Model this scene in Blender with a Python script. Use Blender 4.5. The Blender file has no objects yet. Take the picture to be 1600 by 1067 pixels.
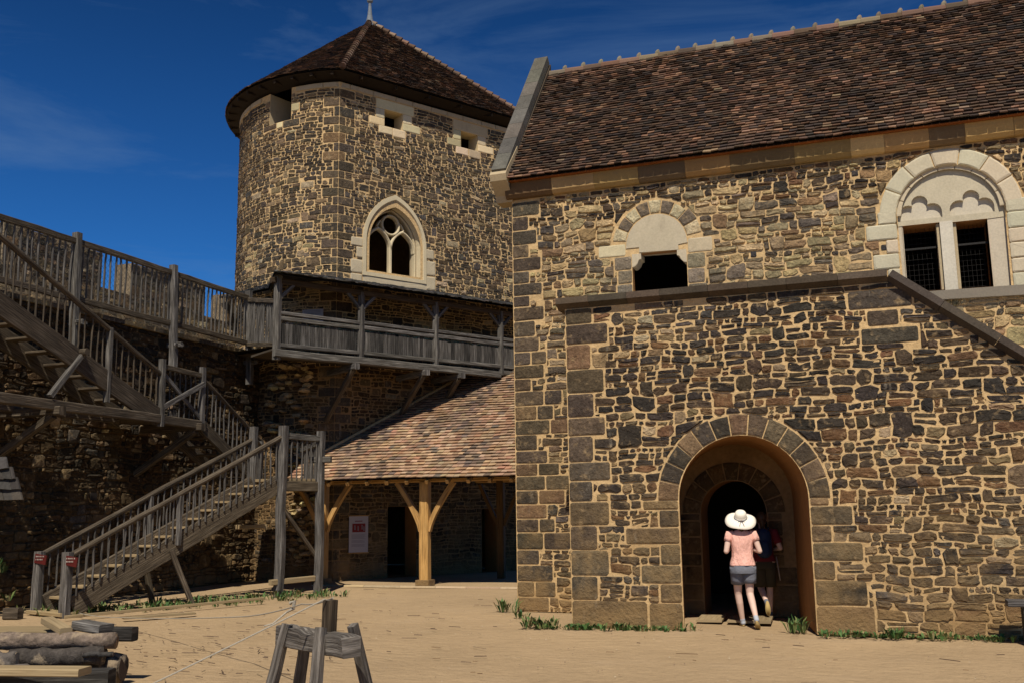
import bpy, math, random
from math import sin, cos, pi, radians, hypot, atan2, sqrt
from mathutils import Vector, Matrix, noise, geometry
random.seed(7)
R = random.Random(11)
sc = bpy.context.scene
COL = sc.collection
# ------------------------------------------------------------------ camera, sky, sun
# World axes: x runs along the chapel front (to the right), y goes away from the yard, z is up.
CAM = Vector((4.62, -15.23, 1.8))
yaw = radians(20); pitch = radians(9.6); roll = radians(-0.8)
fw = Vector((-sin(yaw) * cos(pitch), cos(yaw) * cos(pitch), sin(pitch)))
r0 = Vector((cos(yaw), sin(yaw), 0)); u0 = r0.cross(fw)
up = u0 * cos(roll) - r0 * sin(roll); rt = r0 * cos(roll) + u0 * sin(roll)
cd = bpy.data.cameras.new('camera'); cam = bpy.data.objects.new('camera', cd); COL.objects.link(cam)
m = Matrix((rt, up, -fw)).transposed().to_4x4(); m.translation = CAM; cam.matrix_world = m
cd.sensor_width = 36; cd.lens = 1555 * 36 / 1600; cd.clip_end = 3000; cd.clip_start = 0.1
sc.camera = cam
SUN_EL = radians(54); SH = Vector((0.26, -0.965, 0)).normalized()
SD = Vector((SH.x * cos(SUN_EL), SH.y * cos(SUN_EL), sin(SUN_EL)))
w = bpy.data.worlds.new('World'); sc.world = w; w.use_nodes = True
nt = w.node_tree; nt.nodes.clear()
out = nt.nodes.new('ShaderNodeOutputWorld'); bg = nt.nodes.new('ShaderNodeBackground')
sky = nt.nodes.new('ShaderNodeTexSky'); sky.sky_type = 'NISHITA'; sky.sun_disc = False
sky.sun_elevation = SUN_EL; sky.sun_rotation = atan2(SD.x, SD.y)
sky.altitude = 500; sky.air_density = 1.25; sky.dust_density = 0.6; sky.ozone_density = 2.0
tc = nt.nodes.new('ShaderNodeTexCoord'); mp = nt.nodes.new('ShaderNodeMapping')
mp.inputs['Scale'].default_value = (2.2, 2.2, 9.0); mp.inputs['Rotation'].default_value = (0.25, 0.18, 0.3)
nz = nt.nodes.new('ShaderNodeTexNoise'); nz.inputs['Scale'].default_value = 1.3; nz.inputs['Detail'].default_value = 9
nz.inputs['Roughness'].default_value = 0.62; nz.inputs['Distortion'].default_value = 0.7
cr = nt.nodes.new('ShaderNodeValToRGB'); cr.color_ramp.elements[0].position = 0.47; cr.color_ramp.elements[1].position = 0.95
cr.color_ramp.elements[0].color = (0, 0, 0, 1); cr.color_ramp.elements[1].color = (0.5, 0.5, 0.5, 1)
mx = nt.nodes.new('ShaderNodeMixRGB'); mx.inputs['Color2'].default_value = (3.2, 5.2, 8.2, 1)
L = nt.links
L.new(tc.outputs['Generated'], mp.inputs['Vector']); L.new(mp.outputs[0], nz.inputs['Vector'])
L.new(nz.outputs['Fac'], cr.inputs[0]); L.new(cr.outputs[0], mx.inputs['Fac'])
tint = nt.nodes.new('ShaderNodeMixRGB'); tint.blend_type = 'MULTIPLY'; tint.inputs[0].default_value = 1; tint.inputs[2].default_value = (0.17, 0.66, 1.40, 1)
L.new(sky.outputs[0], tint.inputs[1])
sep = nt.nodes.new('ShaderNodeSeparateXYZ'); L.new(tc.outputs['Generated'], sep.inputs[0])      # deep polarised blue overhead, paler low down
mr = nt.nodes.new('ShaderNodeMapRange'); mr.inputs['From Min'].default_value = 0.12; mr.inputs['From Max'].default_value = 0.55
mr.inputs['To Min'].default_value = 1.40; mr.inputs['To Max'].default_value = 0.48; L.new(sep.outputs['Z'], mr.inputs['Value'])
dp = nt.nodes.new('ShaderNodeMixRGB'); dp.blend_type = 'MULTIPLY'; dp.inputs[0].default_value = 1
L.new(tint.outputs[0], dp.inputs[1]); L.new(mr.outputs[0], dp.inputs[2]); L.new(dp.outputs[0], mx.inputs['Color1']); L.new(mx.outputs[0], bg.inputs['Color'])
bg.inputs['Strength'].default_value = 0.05; L.new(bg.outputs[0], out.inputs[0])
sd = bpy.data.lights.new('sun', 'SUN'); sd.energy = 5.0; sd.angle = radians(0.53); sd.color = (1, 0.925, 0.80)
so = bpy.data.objects.new('sun', sd); COL.objects.link(so); so.rotation_euler = SD.to_track_quat('Z', 'Y').to_euler(); so.location = (0, -10, 30)
sc.view_settings.view_transform = 'Standard'; sc.view_settings.look = 'None'; sc.view_settings.gamma = 1
sc.view_settings.exposure = 0.0
sc.render.engine = 'CYCLES'; sc.cycles.max_bounces = 6

# ------------------------------------------------------------------ materials
def mat(name, base=(0.5, 0.5, 0.5), attr=False, uv=False, rough=0.9, noises=(), streak=None, bump=(), spec=0.2, coordscale=None, stain=None, ramp=None):
    """noises: (scale, amount, (sx,sy,sz)) multiply brightness; bump: (scale, strength, (sx,sy,sz), distance)"""
    mt = bpy.data.materials.new(name); mt.use_nodes = True; n = mt.node_tree.nodes; l = mt.node_tree.links
    bs = n['Principled BSDF']; bs.inputs['Roughness'].default_value = rough; bs.inputs['Specular IOR Level'].default_value = spec
    if uv:
        co = n.new('ShaderNodeUVMap').outputs[0]
    else:
        co = n.new('ShaderNodeNewGeometry').outputs['Position']
    def N(scale, sv, detail=6, rg=0.6):
        a = n.new('ShaderNodeMapping'); a.inputs['Scale'].default_value = sv; l.new(co, a.inputs['Vector'])
        b = n.new('ShaderNodeTexNoise'); b.inputs['Scale'].default_value = scale; b.inputs['Detail'].default_value = detail
        b.inputs['Roughness'].default_value = rg; l.new(a.outputs[0], b.inputs['Vector']); return b.outputs['Fac']
    if attr:
        a = n.new('ShaderNodeAttribute'); a.attribute_name = 'Col'; cur = a.outputs['Color']
    else:
        a = n.new('ShaderNodeRGB'); a.outputs[0].default_value = (*base, 1); cur = a.outputs[0]
    if ramp:
        f = N(ramp[0], ramp[1]); r_ = n.new('ShaderNodeValToRGB'); l.new(f, r_.inputs[0])
        e = r_.color_ramp.elements; e[0].position = ramp[2][0][0]; e[0].color = (*ramp[2][0][1], 1); e[1].position = ramp[2][-1][0]; e[1].color = (*ramp[2][-1][1], 1)
        for p, c in ramp[2][1:-1]:
            q = e.new(p); q.color = (*c, 1)
        cur = r_.outputs[0]
        if attr:
            mm = n.new('ShaderNodeMixRGB'); mm.blend_type = 'MULTIPLY'; mm.inputs[0].default_value = 1; l.new(cur, mm.inputs[1]); l.new(a.outputs['Color'], mm.inputs[2]); cur = mm.outputs[0]
    for (s, amt, sv) in noises:
        f = N(s, sv); q = n.new('ShaderNodeMapRange'); q.inputs['From Min'].default_value = 0.25; q.inputs['From Max'].default_value = 0.75
        q.inputs['To Min'].default_value = 1 - amt; q.inputs['To Max'].default_value = 1 + amt; l.new(f, q.inputs['Value'])
        mm = n.new('ShaderNodeMixRGB'); mm.blend_type = 'MULTIPLY'; mm.inputs[0].default_value = 1; l.new(cur, mm.inputs[1]); l.new(q.outputs[0], mm.inputs[2]); cur = mm.outputs[0]
    for stn in ([stain] if stain and not isinstance(stain, list) else (stain or [])):   # (scale, sv, lo, hi, colour, maxfac)
        f = N(stn[0], stn[1]); q = n.new('ShaderNodeMapRange'); q.inputs['From Min'].default_value = stn[2]; q.inputs['From Max'].default_value = stn[3]
        q.inputs['To Max'].default_value = stn[5]; l.new(f, q.inputs['Value'])
        fac = q.outputs[0]
        if len(stn) > 6:        # limited to the damp earth-stained foot of the wall
            sx = n.new('ShaderNodeSeparateXYZ'); l.new(co, sx.inputs[0]); z = n.new('ShaderNodeMapRange')
            z.inputs['From Min'].default_value = stn[6]; z.inputs['From Max'].default_value = stn[7]; z.inputs['To Min'].default_value = 1; z.inputs['To Max'].default_value = 0
            l.new(sx.outputs['Z'], z.inputs['Value']); mu = n.new('ShaderNodeMath'); mu.operation = 'MULTIPLY'; l.new(fac, mu.inputs[0]); l.new(z.outputs[0], mu.inputs[1]); fac = mu.outputs[0]
        mm = n.new('ShaderNodeMixRGB'); l.new(fac, mm.inputs[0]); l.new(cur, mm.inputs[1]); mm.inputs[2].default_value = (*stn[4], 1); cur = mm.outputs[0]
    l.new(cur, bs.inputs['Base Color'])
    prev = None
    for (s, st, sv, dist) in bump:
        f = N(s, sv, 8); b = n.new('ShaderNodeBump'); b.inputs['Strength'].default_value = st; b.inputs['Distance'].default_value = dist
        l.new(f, b.inputs['Height'])
        if prev: l.new(prev, b.inputs['Normal'])
        prev = b.outputs[0]
    if prev: l.new(prev, bs.inputs['Normal'])
    return mt
I3 = (1, 1, 1)
M = {}
M['stone'] = mat('stone', attr=True, noises=[(3.0, 0.3, I3), (9, 0.3, I3), (30, 0.42, I3)], rough=0.92,
    stain=[(8.0, I3, 0.56, 0.70, (0.34, 0.235, 0.12), 0.6), (1.6, (5, 5, 0.8), 0.63, 0.80, (0.44, 0.38, 0.28), 0.45), (2.2, I3, 0.40, 0.64, (0.26, 0.17, 0.075), 0.75, 0.1, 2.9), (3.5, I3, 0.25, 0.5, (0.24, 0.15, 0.065), 0.85, 0.12, 0.6)],
    bump=[(9, 0.8, I3, 0.03), (24, 1.0, I3, 0.022), (110, 0.6, I3, 0.006)])
M['mortar'] = mat('mortar', (0.54, 0.37, 0.18), noises=[(1.2, 0.16, I3), (14, 0.24, I3), (60, 0.2, I3)], stain=(2.2, I3, 0.40, 0.62, (0.27, 0.155, 0.06), 0.75, 0.0, 2.3), bump=[(16, 0.8, I3, 0.02), (90, 0.6, I3, 0.008)])
M['lime'] = mat('limestone', attr=True, noises=[(1.7, 0.12, I3), (30, 0.12, I3)], rough=0.85, stain=(1.3, (3, 3, 1), 0.60, 0.85, (0.20, 0.15, 0.09), 0.5), bump=[(60, 0.4, I3, 0.006)])
M['plaster'] = mat('ochre_plaster', (0.30, 0.145, 0.05), noises=[(3, 0.15, I3), (40, 0.1, I3)], bump=[(30, 0.4, I3, 0.01)])
M['tile'] = mat('clay_tile', attr=True, noises=[(0.7, 0.3, I3), (45, 0.25, I3)], rough=0.85, bump=[(60, 0.5, I3, 0.005)])
M['under'] = mat('roof_underlay', (0.02, 0.014, 0.010))
M['slab'] = mat('dark_coping_stone', attr=True, noises=[(3, 0.3, I3), (30, 0.3, I3)], bump=[(40, 0.6, I3, 0.01)])
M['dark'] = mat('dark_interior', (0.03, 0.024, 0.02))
W = (1.2, 26, 1)
M['grey'] = mat('weathered_grey_wood', attr=True, uv=True, rough=0.85,
    ramp=(1.6, W, [(0.28, (0.024, 0.020, 0.017)), (0.5, (0.092, 0.083, 0.073)), (0.74, (0.27, 0.25, 0.225))]),
    noises=[(6, 0.35, (0.5, 18, 1)), (1.3, 0.35, (1, 3, 1))], bump=[(2.2, 1.0, (1.0, 34, 1), 0.02)])
M['brownwood'] = mat('brown_grey_wood', attr=True, uv=True, rough=0.85,
    ramp=(1.6, W, [(0.28, (0.020, 0.015, 0.010)), (0.5, (0.080, 0.061, 0.041)), (0.75, (0.19, 0.152, 0.108))]),
    noises=[(6, 0.3, (0.5, 18, 1)), (1.3, 0.35, (1, 3, 1))], bump=[(2.2, 1.0, (1.0, 34, 1), 0.02)])
M['mortar_shaded_dark'] = mat('weathered_shaded_mortar', (0.11, 0.066, 0.028), noises=[(1.2, 0.3, I3), (14, 0.25, I3)], bump=[(16, 1.0, I3, 0.03)])  # weathered tone plus the curtain wall's shade, put into the colour
M['mortar_shaded'] = mat('shaded_brown_mortar', (0.24, 0.15, 0.068), noises=[(1.2, 0.3, I3), (14, 0.2, I3)], bump=[(16, 0.8, I3, 0.02)])  # mortar copy with the porch and passage shade put into its colour
M['oak'] = mat('golden_oak', attr=True, uv=True, rough=0.7, noises=[(5, 0.3, (0.4, 14, 1)), (1.5, 0.25, (1, 2, 1))],
    ramp=(1.4, W, [(0.27, (0.12, 0.055, 0.018)), (0.5, (0.42, 0.24, 0.08)), (0.8, (0.52, 0.32, 0.13))]), bump=[(2.0, 0.6, (1.0, 30, 1), 0.008)])
M['pale'] = mat('pale_plank', attr=True, uv=True, rough=0.8,
    ramp=(1.4, W, [(0.2, (0.15, 0.105, 0.055)), (0.5, (0.29, 0.215, 0.12)), (0.8, (0.38, 0.29, 0.17))]), bump=[(2.0, 0.5, (1.0, 30, 1), 0.006)])
M['bark'] = mat('bark', attr=True, rough=0.95, noises=[(8, 0.5, (1, 1, 1)), (30, 0.4, I3)], stain=(3.0, I3, 0.58, 0.64, (0.34, 0.26, 0.17), 0.7), bump=[(14, 1.0, I3, 0.03)])
M['sand'] = mat('sandy_ground', (0.385, 0.270, 0.152), noises=[(0.35, 0.14, I3), (2.2, 0.10, (1, 2.5, 1)), (12, 0.07, I3), (70, 0.12, I3)], stain=[(0.8, I3, 0.55, 0.75, (0.43, 0.31, 0.19), 0.5), (5, (1, 3, 1), 0.64, 0.74, (0.22, 0.14, 0.075), 0.4)],
    bump=[(2.2, 0.5, I3, 0.06), (7, 0.9, I3, 0.05), (40, 0.7, I3, 0.012), (160, 0.5, I3, 0.004)])
M['debris'] = mat('ground_debris', attr=True, noises=[(40, 0.3, I3)])
M['leaf'] = mat('green_leaf', attr=True, rough=0.6, noises=[(20, 0.3, I3)])
M['rope'] = mat('rope_fibre', (0.34, 0.30, 0.235), noises=[(90, 0.25, I3)], bump=[(200, 0.8, I3, 0.003)])
M['lead'] = mat('lead_sheet', (0.16, 0.18, 0.20), rough=0.5, noises=[(20, 0.3, I3)])
M['iron'] = mat('dark_iron', (0.02, 0.018, 0.016), rough=0.6)
M['skin'] = mat('skin', (0.66, 0.46, 0.37), rough=0.55, noises=[(9, 0.06, I3)])
M['pink'] = mat('pink_cotton', (0.84, 0.46, 0.37), rough=0.9, noises=[(14, 0.06, I3)], bump=[(11, 1.0, (1, 1, 0.5), 0.05), (30, 0.6, (1, 1, .6), 0.012)])
M['shorts'] = mat('grey_blue_cotton', (0.15, 0.155, 0.18), rough=0.9, noises=[(30, 0.12, I3)], bump=[(16, 0.7, I3, 0.02)])
M['hat'] = mat('cream_straw', (0.86, 0.80, 0.68), rough=0.85, noises=[(60, 0.08, I3)], bump=[(120, 0.4, I3, 0.003)])
M['hair'] = mat('brown_hair', (0.07, 0.04, 0.02), rough=0.5)
M['greyshoe'] = mat('pale_grey_canvas', (0.42, 0.44, 0.48), rough=0.85)
M['sole'] = mat('tan_rubber', (0.42, 0.30, 0.12), rough=0.8)
M['blue'] = mat('navy_nylon', (0.015, 0.03, 0.08), rough=0.6, bump=[(20, 0.5, I3, 0.01)])
M['red'] = mat('red_paint', (0.085, 0.012, 0.010), rough=0.6, noises=[(20, 0.2, I3)])
M['redshirt'] = mat('red_cotton', (0.16, 0.02, 0.025), rough=0.9)
M['olive'] = mat('olive_cotton', (0.06, 0.05, 0.03), rough=0.9)
M['paper'] = mat('white_sheet', (0.44, 0.40, 0.42), rough=0.6)
M['ink'] = mat('grey_ink', (0.22, 0.20, 0.22)); M['darkred'] = mat('dark_red_ink', (0.22, 0.03, 0.03)); M['white'] = mat('white_paint', (0.36, 0.30, 0.26))

# ------------------------------------------------------------------ mesh builder and tagging
class MB:
    def __init__(s): s.v = []; s.f = []; s.c = []; s.uv = []
    def add(s, vs, fs, col=(1, 1, 1), uvs=None, cols=None):
        o = len(s.v); s.v.extend(vs)
        for i, f in enumerate(fs):
            s.f.append([o + k for k in f]); s.c.append(cols[i] if cols else col)
            s.uv.append(uvs[i] if uvs else None)
def obj(name, mb, m, parent=None, smooth=False, label=None):
    me = bpy.data.meshes.new(name); off = parent.location if parent else Vector((0, 0, 0))
    q = parent
    tot = Vector((0, 0, 0))
    while q: tot += q.location; q = q.parent
    me.from_pydata([Vector(v) - tot for v in mb.v], [], mb.f)
    ca = me.color_attributes.new('Col', 'FLOAT_COLOR', 'CORNER'); uvl = me.uv_layers.new(name='UVMap')
    cb = []; ub = []
    for f, c, u in zip(mb.f, mb.c, mb.uv):
        for k in range(len(f)):
            cb.extend((c[0], c[1], c[2], 1.0)); ub.extend(u[k] if u else (0.0, 0.0))
    ca.data.foreach_set('color', cb); uvl.data.foreach_set('uv', ub)
    if smooth: me.polygons.foreach_set('use_smooth', [True] * len(me.polygons))
    me.materials.append(m if not isinstance(m, str) else M[m]); me.update()
    o = bpy.data.objects.new(name, me); COL.objects.link(o)
    if parent: o.parent = parent
    if label: o['label'] = label
    return o
def tag(o, label, cat, group=None):
    o['label'] = label; o['category'] = cat
    if group: o['group'] = group
    return o
def thing(name, label, cat, loc=(0, 0, 0), group=None):
    o = bpy.data.objects.new(name, None); COL.objects.link(o); o.location = loc; o.empty_display_size = 0.3
    return tag(o, label, cat, group)
def struct(o, kind='structure'): o['kind'] = kind; return o
def jit(a): return R.uniform(-a, a)
def V(*a): return Vector(a)

def beam(mb, p0, p1, w, h, up=(0, 0, 1), seg=1, crook=0.0, taper=1.0, col=None, cham=0.12, rot=0.0):
    p0 = Vector(p0); p1 = Vector(p1); d = p1 - p0; Ln = d.length; d.normalize(); up = Vector(up)
    if abs(d.dot(up)) > 0.98: up = Vector((0, 1, 0))
    x = d.cross(up).normalized(); y = x.cross(d).normalized()
    if rot: x, y = x * cos(rot) + y * sin(rot), y * cos(rot) - x * sin(rot)
    if col is None: g = R.uniform(0.8, 1.2); col = (g, g, g * R.uniform(0.95, 1.03))
    c = min(w, h) * cham
    prof = [(-w / 2 + c, -h / 2), (w / 2 - c, -h / 2), (w / 2, -h / 2 + c), (w / 2, h / 2 - c), (w / 2 - c, h / 2), (-w / 2 + c, h / 2), (-w / 2, h / 2 - c), (-w / 2, -h / 2 + c)]
    vs = []; uo = R.uniform(0, 50); vo = R.uniform(0, 50)
    for i in range(seg + 1):
        t = i / seg; s = 1 + (taper - 1) * t
        off = (x * jit(crook) + y * jit(crook)) if 0 < i < seg else V(0, 0, 0)
        for (a, b) in prof: vs.append(p0 + d * Ln * t + off + x * a * s + y * b * s)
    per = [0]
    for k in range(8):
        a, b = prof[k], prof[(k + 1) % 8]; per.append(per[-1] + hypot(a[0] - b[0], a[1] - b[1]))
    fs = []; uv = []
    for i in range(seg):
        for k in range(8):
            k2 = (k + 1) % 8; fs.append([i * 8 + k, i * 8 + k2, i * 8 + 8 + k2, i * 8 + 8 + k])
            a = uo + Ln * i / seg; b = uo + Ln * (i + 1) / seg
            uv.append([(a, vo + per[k]), (a, vo + per[k + 1]), (b, vo + per[k + 1]), (b, vo + per[k])])
    fs.append(list(range(7, -1, -1))); fs.append([seg * 8 + k for k in range(8)])
    for q in range(2): uv.append([(uo + p[0], vo + p[1] * 0.3) for p in prof])
    mb.add(vs, fs, col, uv)
def pole(mb, pts, rad, n=8, col=None, rj=0.0):
    pts = [Vector(p) for p in pts]
    if col is None: g = R.uniform(0.85, 1.15); col = (g, g, g)
    if not hasattr(rad, '__len__'): rad = [rad] * len(pts)
    vs = []; uo = R.uniform(0, 50); acc = 0; us = []
    ref = None
    for i, p in enumerate(pts):
        d = (pts[min(i + 1, len(pts) - 1)] - pts[max(i - 1, 0)]).normalized()
        if ref is None: ref = d.orthogonal().normalized()
        x = (ref - d * ref.dot(d)).normalized(); ref = x; y = d.cross(x)
        if i: acc += (p - pts[i - 1]).length
        us.append(acc)
        for k in range(n):
            a = 2 * pi * k / n; r = rad[i] * (1 + jit(rj)); vs.append(p + x * cos(a) * r + y * sin(a) * r)
    fs = []; uv = []
    for i in range(len(pts) - 1):
        for k in range(n):
            k2 = (k + 1) % n; fs.append([i * n + k, i * n + k2, i * n + n + k2, i * n + n + k])
            a, b = uo + us[i], uo + us[i + 1]; c0, c1 = k * 0.05, (k + 1) * 0.05
            uv.append([(a, c0), (a, c1), (b, c1), (b, c0)])
    fs.append(list(range(n - 1, -1, -1))); fs.append([(len(pts) - 1) * n + k for k in range(n)])
    for q in range(2): uv.append([(0.01 * k, 0.0) for k in range(n)])
    mb.add(vs, fs, col, uv)
def box(mb, a, b, col=(1, 1, 1)):
    x0, y0, z0 = a; x1, y1, z1 = b
    vs = [(x, y, z) for z in (z0, z1) for y in (y0, y1) for x in (x0, x1)]
    mb.add(vs, [[0, 2, 3, 1], [4, 5, 7, 6], [0, 1, 5, 4], [2, 6, 7, 3], [1, 3, 7, 5], [0, 4, 6, 2]], col)
def prism(mb, poly, mapf, h0, h1, col=(1, 1, 1), back=True):
    """convex-or-not polygon in (u,v) extruded from h0 to h1 by mapf(u,v,h)"""
    n = len(poly); vs = [mapf(u, v, h0) for u, v in poly] + [mapf(u, v, h1) for u, v in poly]
    fs = [[k, (k + 1) % n, n + (k + 1) % n, n + k] for k in range(n)]
    tris = geometry.tessellate_polygon([[Vector((u, v, 0)) for u, v in poly]])
    for t in tris:
        fs.append([n + k for k in t])
        if back: fs.append(list(t))
    mb.add(vs, fs, col)

# ------------------------------------------------------------------ rubble masonry
def clip(poly, px, py, nx, ny):      # keep the side where (p-P).n >= 0
    res = []
    for i in range(len(poly)):
        a = poly[i]; b = poly[(i + 1) % len(poly)]
        da = (a[0] - px) * nx + (a[1] - py) * ny; db = (b[0] - px) * nx + (b[1] - py) * ny
        if da >= 0: res.append(a)
        if (da >= 0) != (db >= 0):
            t = da / (da - db); res.append((a[0] + (b[0] - a[0]) * t, a[1] + (b[1] - a[1]) * t))
    return res
def area(p): return 0.5 * sum(p[i][0] * p[(i + 1) % len(p)][1] - p[(i + 1) % len(p)][0] * p[i][1] for i in range(len(p)))
class Rect:
    def __init__(s, u0, v0, u1, v1): s.a = (u0, v0, u1, v1)
    def planes(s, c):
        u0, v0, u1, v1 = s.a
        return [(u0, 0, -1, 0, u0 - c[0]), (u1, 0, 1, 0, c[0] - u1), (0, v0, 0, -1, v0 - c[1]), (0, v1, 0, 1, c[1] - v1)]
    def sep(s, c): return max(s.planes(c), key=lambda q: q[4])
class Half:
    def __init__(s, px, py, nx, ny): s.p = (px, py, nx, ny)      # stones stay on the side the normal points to
    def sep(s, c): px, py, nx, ny = s.p; return (px, py, nx, ny, (c[0] - px) * nx + (c[1] - py) * ny)
class Circ:          # disc clipped below v0 ; intersection of several discs
    def __init__(s, cs, v0): s.cs = cs; s.v0 = v0
    def sep(s, c):
        best = (0, s.v0, 0, -1, s.v0 - c[1])
        for (cx, cy, r) in s.cs:
            d = hypot(c[0] - cx, c[1] - cy) or 1e-6; nx, ny = (c[0] - cx) / d, (c[1] - cy) / d
            if d - r > best[4]: best = (cx + nx * r, cy + ny * r, nx, ny, d - r)
        return best
def stone(mb, poly, h, mapf, col, inset=0.012, rough=0.006, dome=0.5):
    if len(poly) < 3: return
    n = len(poly); cx = sum(p[0] for p in poly) / n; cy = sum(p[1] for p in poly) / n
    size = sqrt(abs(area(poly)))
    def ring(k): return [(cx + (u - cx) * k, cy + (v - cy) * k) for u, v in poly]
    k1 = max(0.8, 1 - inset / max(size, 0.03)); k2 = max(0.35, k1 - 0.16)
    rgs = [(ring(1.0), -0.015), (ring(k1), h * 0.62), (ring(k2), h)]
    vs = []
    for i, (rg, hh) in enumerate(rgs):
        for (u, v) in rg: vs.append(mapf(u + (jit(rough) if i else 0), v + (jit(rough) if i else 0), hh + (jit(rough) if i else 0)))
    vs.append(mapf(cx + jit(size * 0.22), cy + jit(size * 0.2), h * (1 + dome * R.uniform(-.6, 1))))
    fs = []
    for i in range(2):
        for k in range(n):
            k2_ = (k + 1) % n; fs.append([i * n + k, i * n + k2_, i * n + n + k2_, i * n + n + k])
    for k in range(n): fs.append([2 * n + k, 2 * n + (k + 1) % n, 3 * n])
    mb.add(vs, fs, col)
def pick(pal):
    r = R.random() * sum(p[0] for p in pal)
    for wgt, c in pal:
        r -= wgt
        if r <= 0: break
    g = R.uniform(0.75, 1.25); return (c[0] * g * R.uniform(0.97, 1.13), c[1] * g, c[2] * g * R.uniform(0.82, 1.0))
DARK = [(5, (0.036, 0.030, 0.027)), (4, (0.062, 0.045, 0.031)), (2.5, (0.115, 0.066, 0.036)), (1.2, (0.17, 0.125, 0.075)), (0.25, (0.34, 0.27, 0.17))]
WARM = [(2.5, (0.13, 0.105, 0.078)), (4, (0.24, 0.19, 0.115)), (4, (0.34, 0.265, 0.15)), (1.5, (0.20, 0.135, 0.075)), (1.0, (0.075, 0.062, 0.052))]
MID = [(4, (0.055, 0.045, 0.036)), (4, (0.095, 0.071, 0.047)), (2, (0.18, 0.135, 0.085)), (1.5, (0.07, 0.062, 0.056)), (0.5, (0.33, 0.27, 0.18))]
BROWN_SHADE = [(4, (0.055, 0.036, 0.019)), (3, (0.085, 0.055, 0.027)), (2, (0.034, 0.026, 0.019))]  # brown stone darkened: shade of porch and passage put into the colours
CURT_SHADE = [(4, (0.036, 0.024, 0.013)), (3, (0.060, 0.038, 0.018)), (2, (0.028, 0.022, 0.016)), (0.5, (0.14, 0.10, 0.055))]  # shade on the curtain wall put into the stone colours
ASH = [(4, (0.072, 0.058, 0.044)), (3, (0.098, 0.073, 0.048)), (2, (0.052, 0.044, 0.036)), (1.2, (0.14, 0.092, 0.055))]
def ashlar(mb, u0, v0, u1, v1, mapf, pal=ASH, h=0.014, gap=0.011, col=None, mg=None):
    u0 += gap; v0 += gap; u1 -= gap; v1 -= gap
    c = min(u1 - u0, v1 - v0) * 0.07 + 0.004
    P = [(u0 + c, v0), ((u0 + u1) / 2, v0 + jit(.004)), (u1 - c, v0), (u1, v0 + c), (u1 + jit(.004), (v0 + v1) / 2), (u1, v1 - c), (u1 - c, v1), ((u0 + u1) / 2, v1 + jit(.004)), (u0 + c, v1), (u0, v1 - c), (u0 + jit(.004), (v0 + v1) / 2), (u0, v0 + c)]
    stone(mb, P, h, mapf, col or pick(pal), inset=0.008, rough=0.0025, dome=0.1)
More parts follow.
